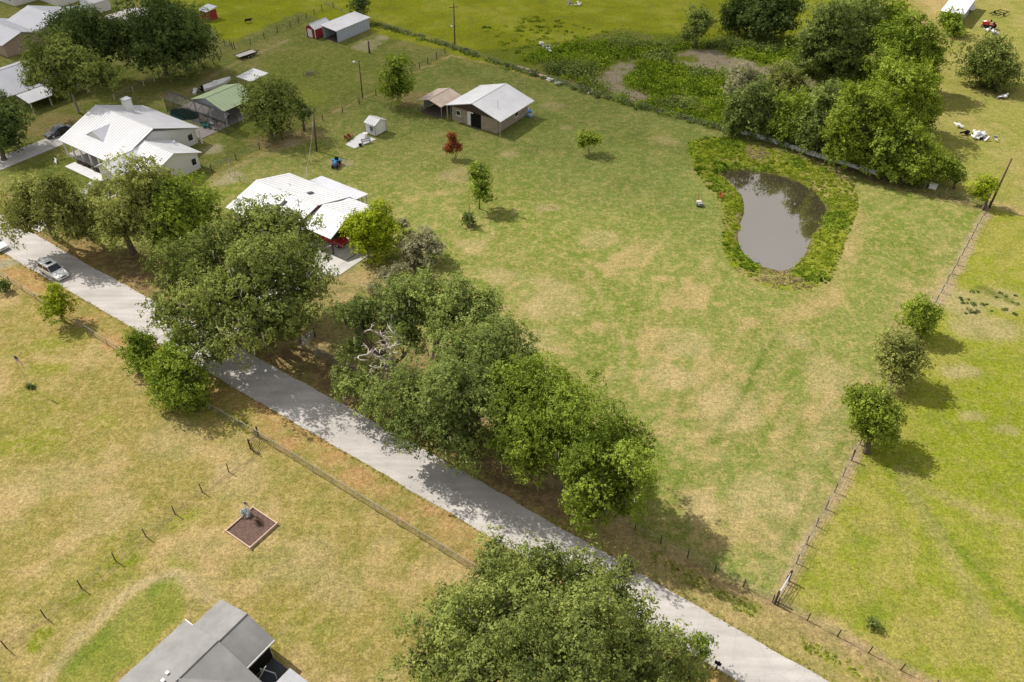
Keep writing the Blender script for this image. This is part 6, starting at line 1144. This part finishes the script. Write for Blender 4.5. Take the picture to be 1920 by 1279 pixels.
flagpole('garden_flag', 'small garden flag on a short pole at the planter corner', (464, 962), 1.75, .42, .5, True, R(-25))
# mailbox, sign, drive details
r_ = thing('mailbox', 'small white mailbox at the road edge above the bottom oak', 'mailbox', at(925, 1009), TH); bx(r_, 'post', PALEWOOD, -.05, .05, -.05, .05, 0, 1.0); e = MB(); e.loft([[(x, y, z) for y, z in ((-.12, 1.0), (-.12, 1.15), (-.07, 1.24), (.07, 1.24), (.12, 1.15), (.12, 1.0))] for x in (-.28, .28)]); e.build('box', WTRIM, r_); bx(r_, 'flag', CARRED, -.02, .12, .125, .14, 1.12, 1.25)
r_ = thing('mailbox', 'dark mailbox at the road edge below the pine sapling', 'mailbox', at(1342, 1256), TH); bx(r_, 'post', DARKWOOD, -.05, .05, -.05, .05, 0, 1.0); e = MB(); e.loft([[(x, y, z) for y, z in ((-.12, 1.0), (-.12, 1.15), (-.07, 1.24), (.07, 1.24), (.12, 1.15), (.12, 1.0))] for x in (-.28, .28)]); e.build('box', DARK, r_); bx(r_, 'flag', CARRED, -.02, .12, .125, .14, 1.12, 1.25)
r_ = thing('brick_gatepost', 'low red-brown brick entry wall glimpsed under the biggest oak', 'wall', at(428, 604), TH); bx(r_, 'wall', BRICK, -1.1, 1.1, -.2, .2, 0, .9); bx(r_, 'cap', CONCRETE, -1.16, 1.16, -.26, .26, .9, .98); [bx(r_, 'pier', BRICK, x - .28, x + .28, -.27, .27, 0, 1.25) for x in (-1.4, 1.4)]
r_ = thing('lawn_ornament', 'white curled ornament on the dark front lawn of the white house', 'ornament', at(106, 304), R(120)); e = MB(); e.tube([(-1.1, 0, .1), (-.4, .1, .3), (.3, -.05, .22), (1.1, .1, .35)], [.06, .2, .16, .05], 8); e.build('body', WRECKWHITE, r_, smooth=True)
# boat and scrap behind the cabana
r_ = thing('boat', 'white boat hull on the grass behind the green-roofed cabana', 'boat', at(408, 168), TH + R(80)); RB = lambda x, w, z0, z1: [(x, 0, z0), (x, -w * .7, z0 + .2), (x, -w, z1), (x, -w * .85, z1), (x, -w * .6, z0 + .35), (x, w * .6, z0 + .35), (x, w * .85, z1), (x, w, z1), (x, w * .7, z0 + .2)]
e = MB(); e.loft([RB(-2.8, .9, .5, 1.3), RB(-1, 1.05, .45, 1.3), RB(1, 1.0, .5, 1.4), RB(2.4, .6, .7, 1.55), RB(3.2, .06, 1.1, 1.7)]); e.build('hull', WTRIM, r_); bx(r_, 'console', WTRIM, -.5, .2, -.3, .3, .8, 1.75); bx(r_, 'motor', DARK, -3.2, -2.8, -.2, .2, .7, 1.7); [wheel(r_, -.6, s_ * 1.0, .3, .3, .2) for s_ in (-1, 1)]
def heap(name, label, px, n, spread, mats, seed, cat='scrap'):
    rr = np.random.default_rng(seed); r_ = thing(name, label, cat, at(*px), rr.uniform(0, 6))
    for k in range(n):
        w_, l_, h_ = rr.uniform(.2, .8), rr.uniform(.3, 1.3), rr.uniform(.08, .5); o = bx(r_, 'scrap_piece', mats[k % len(mats)], -l_ / 2, l_ / 2, -w_ / 2, w_ / 2, -h_ / 2, h_ / 2); o.location = (rr.normal(0, spread), rr.normal(0, spread * .6), h_ / 2 + rr.uniform(.02, .45)); o.rotation_euler = (rr.normal(0, .3), rr.normal(0, .3), rr.uniform(0, 6))
heap('scrap_heap', 'largest pile of white and black scrap in the far right pasture', (1838, 258), 34, 1.3, [WRECKWHITE, GREYSCRAP, WRECKWHITE, DARK, WTRIM], 1)
heap('scrap_heap', 'small white scrap left of the largest pile by the hedge shadow', (1802, 239), 5, .6, [WRECKWHITE, WTRIM], 2)
heap('scrap_heap', 'grey scrap in the shadow of the lone far right oak', (1882, 183), 7, .6, [GREYSCRAP, WRECKWHITE, WTRIM], 3)
heap('scrap_heap', 'pale rubble beside the red tractor at the top right', (1860, 62), 10, .9, [WRECKWHITE, GREYSCRAP], 4)
heap('scrap_heap', 'white rubbish pile in weeds above the marsh', (1024, 90), 10, 1.1, [WRECKWHITE, GREYSCRAP], 5)
heap('scrap_heap', 'pale rubbish at the top edge above the marsh', (1075, 10), 9, 1.4, [WRECKWHITE, GREYSCRAP], 6)
heap('scrap_heap', 'white machinery parts behind the cabana left of the boat', (378, 172), 9, .7, [WRECKWHITE, DARK, WTRIM], 7)
heap('scrap_heap', 'blue and white clutter along the right wall of the barn', (988, 212), 8, .8, [BLUEGREY, WRECKWHITE, BLUE], 8)
heap('pool_furniture', 'teal and white pool furniture beside the white house', (392, 236), 9, .9, [TEAL, WTRIM, TEAL], 9, 'furniture')
r_ = thing('trailer_frame', 'rusty empty trailer frame at the top right near the red tractor', 'trailer', at(1872, 28), TH + R(70)); [bx(r_, 'rail', DARK, -2.6, 2.6, y - .06, y + .06, .45, .6) for y in (-1, 1)]; [bx(r_, 'crossbar', DARK, x - .05, x + .05, -.94, .94, .46, .58) for x in (-2.4, -.8, .8, 2.4)]; [wheel(r_, .2, s_ * 1.2, .35, .35, .2) for s_ in (-1, 1)]
r_ = thing('utility_trailer', 'white box trailer in the top right corner beside the shrubs', 'trailer', at(1812, 22), TH + R(60)); bx(r_, 'body', WRECKWHITE, -1.6, 1.6, -.9, .9, .5, 1.5); [wheel(r_, 0, s_ * .98, .33, .33, .18) for s_ in (-1, 1)]; e = MB(); e.tube([(1.6, 0, .55), (2.6, 0, .5)], .05, 6); e.build('drawbar', DARK, r_)
# cattle far off
def cow(label, px, rz):
    r_ = thing('cow', label, 'cow', at(*px), rz); me = bpy.data.meshes.new('body'); S_ = [((-.95, 0, 1.05), .30), ((-.4, 0, 1.02), .40), ((.3, 0, 1.02), .40), ((.8, 0, 1.12), .30), ((1.1, 0, 1.25), .20), ((1.4, 0, 1.15), .17), ((1.65, 0, 1.0), .11), ((.62, .22, .6), .11), ((.62, .22, .05), .07), ((.62, -.22, .6), .11), ((.62, -.22, .05), .07), ((-.8, .24, .65), .14), ((-.86, .24, .35), .08), ((-.8, .24, .05), .07), ((-.8, -.24, .65), .14), ((-.86, -.24, .35), .08), ((-.8, -.24, .05), .07), ((-1.15, 0, .95), .04), ((-1.2, 0, .5), .03)]
    E_ = [(0, 1), (1, 2), (2, 3), (3, 4), (4, 5), (5, 6), (3, 7), (7, 8), (3, 9), (9, 10), (0, 11), (11, 12), (12, 13), (0, 14), (14, 15), (15, 16), (0, 17), (17, 18)]
    me.from_pydata([p for p, _ in S_], E_, []); o = link('body', me, mat('black_hide', (.02, .017, .015), .8), r_); o.modifiers.new('skin', 'SKIN'); 
    for sv, (_, q) in zip(me.skin_vertices[0].data, S_): sv.radius = (q, q)
    me.skin_vertices[0].data[1].use_root = True; o.modifiers.new('sub', 'SUBSURF').levels = 1; r_.scale = (.7, .7, .7)
cow('black cow grazing in the lime pasture left of the red shed', (466, 43), R(20))
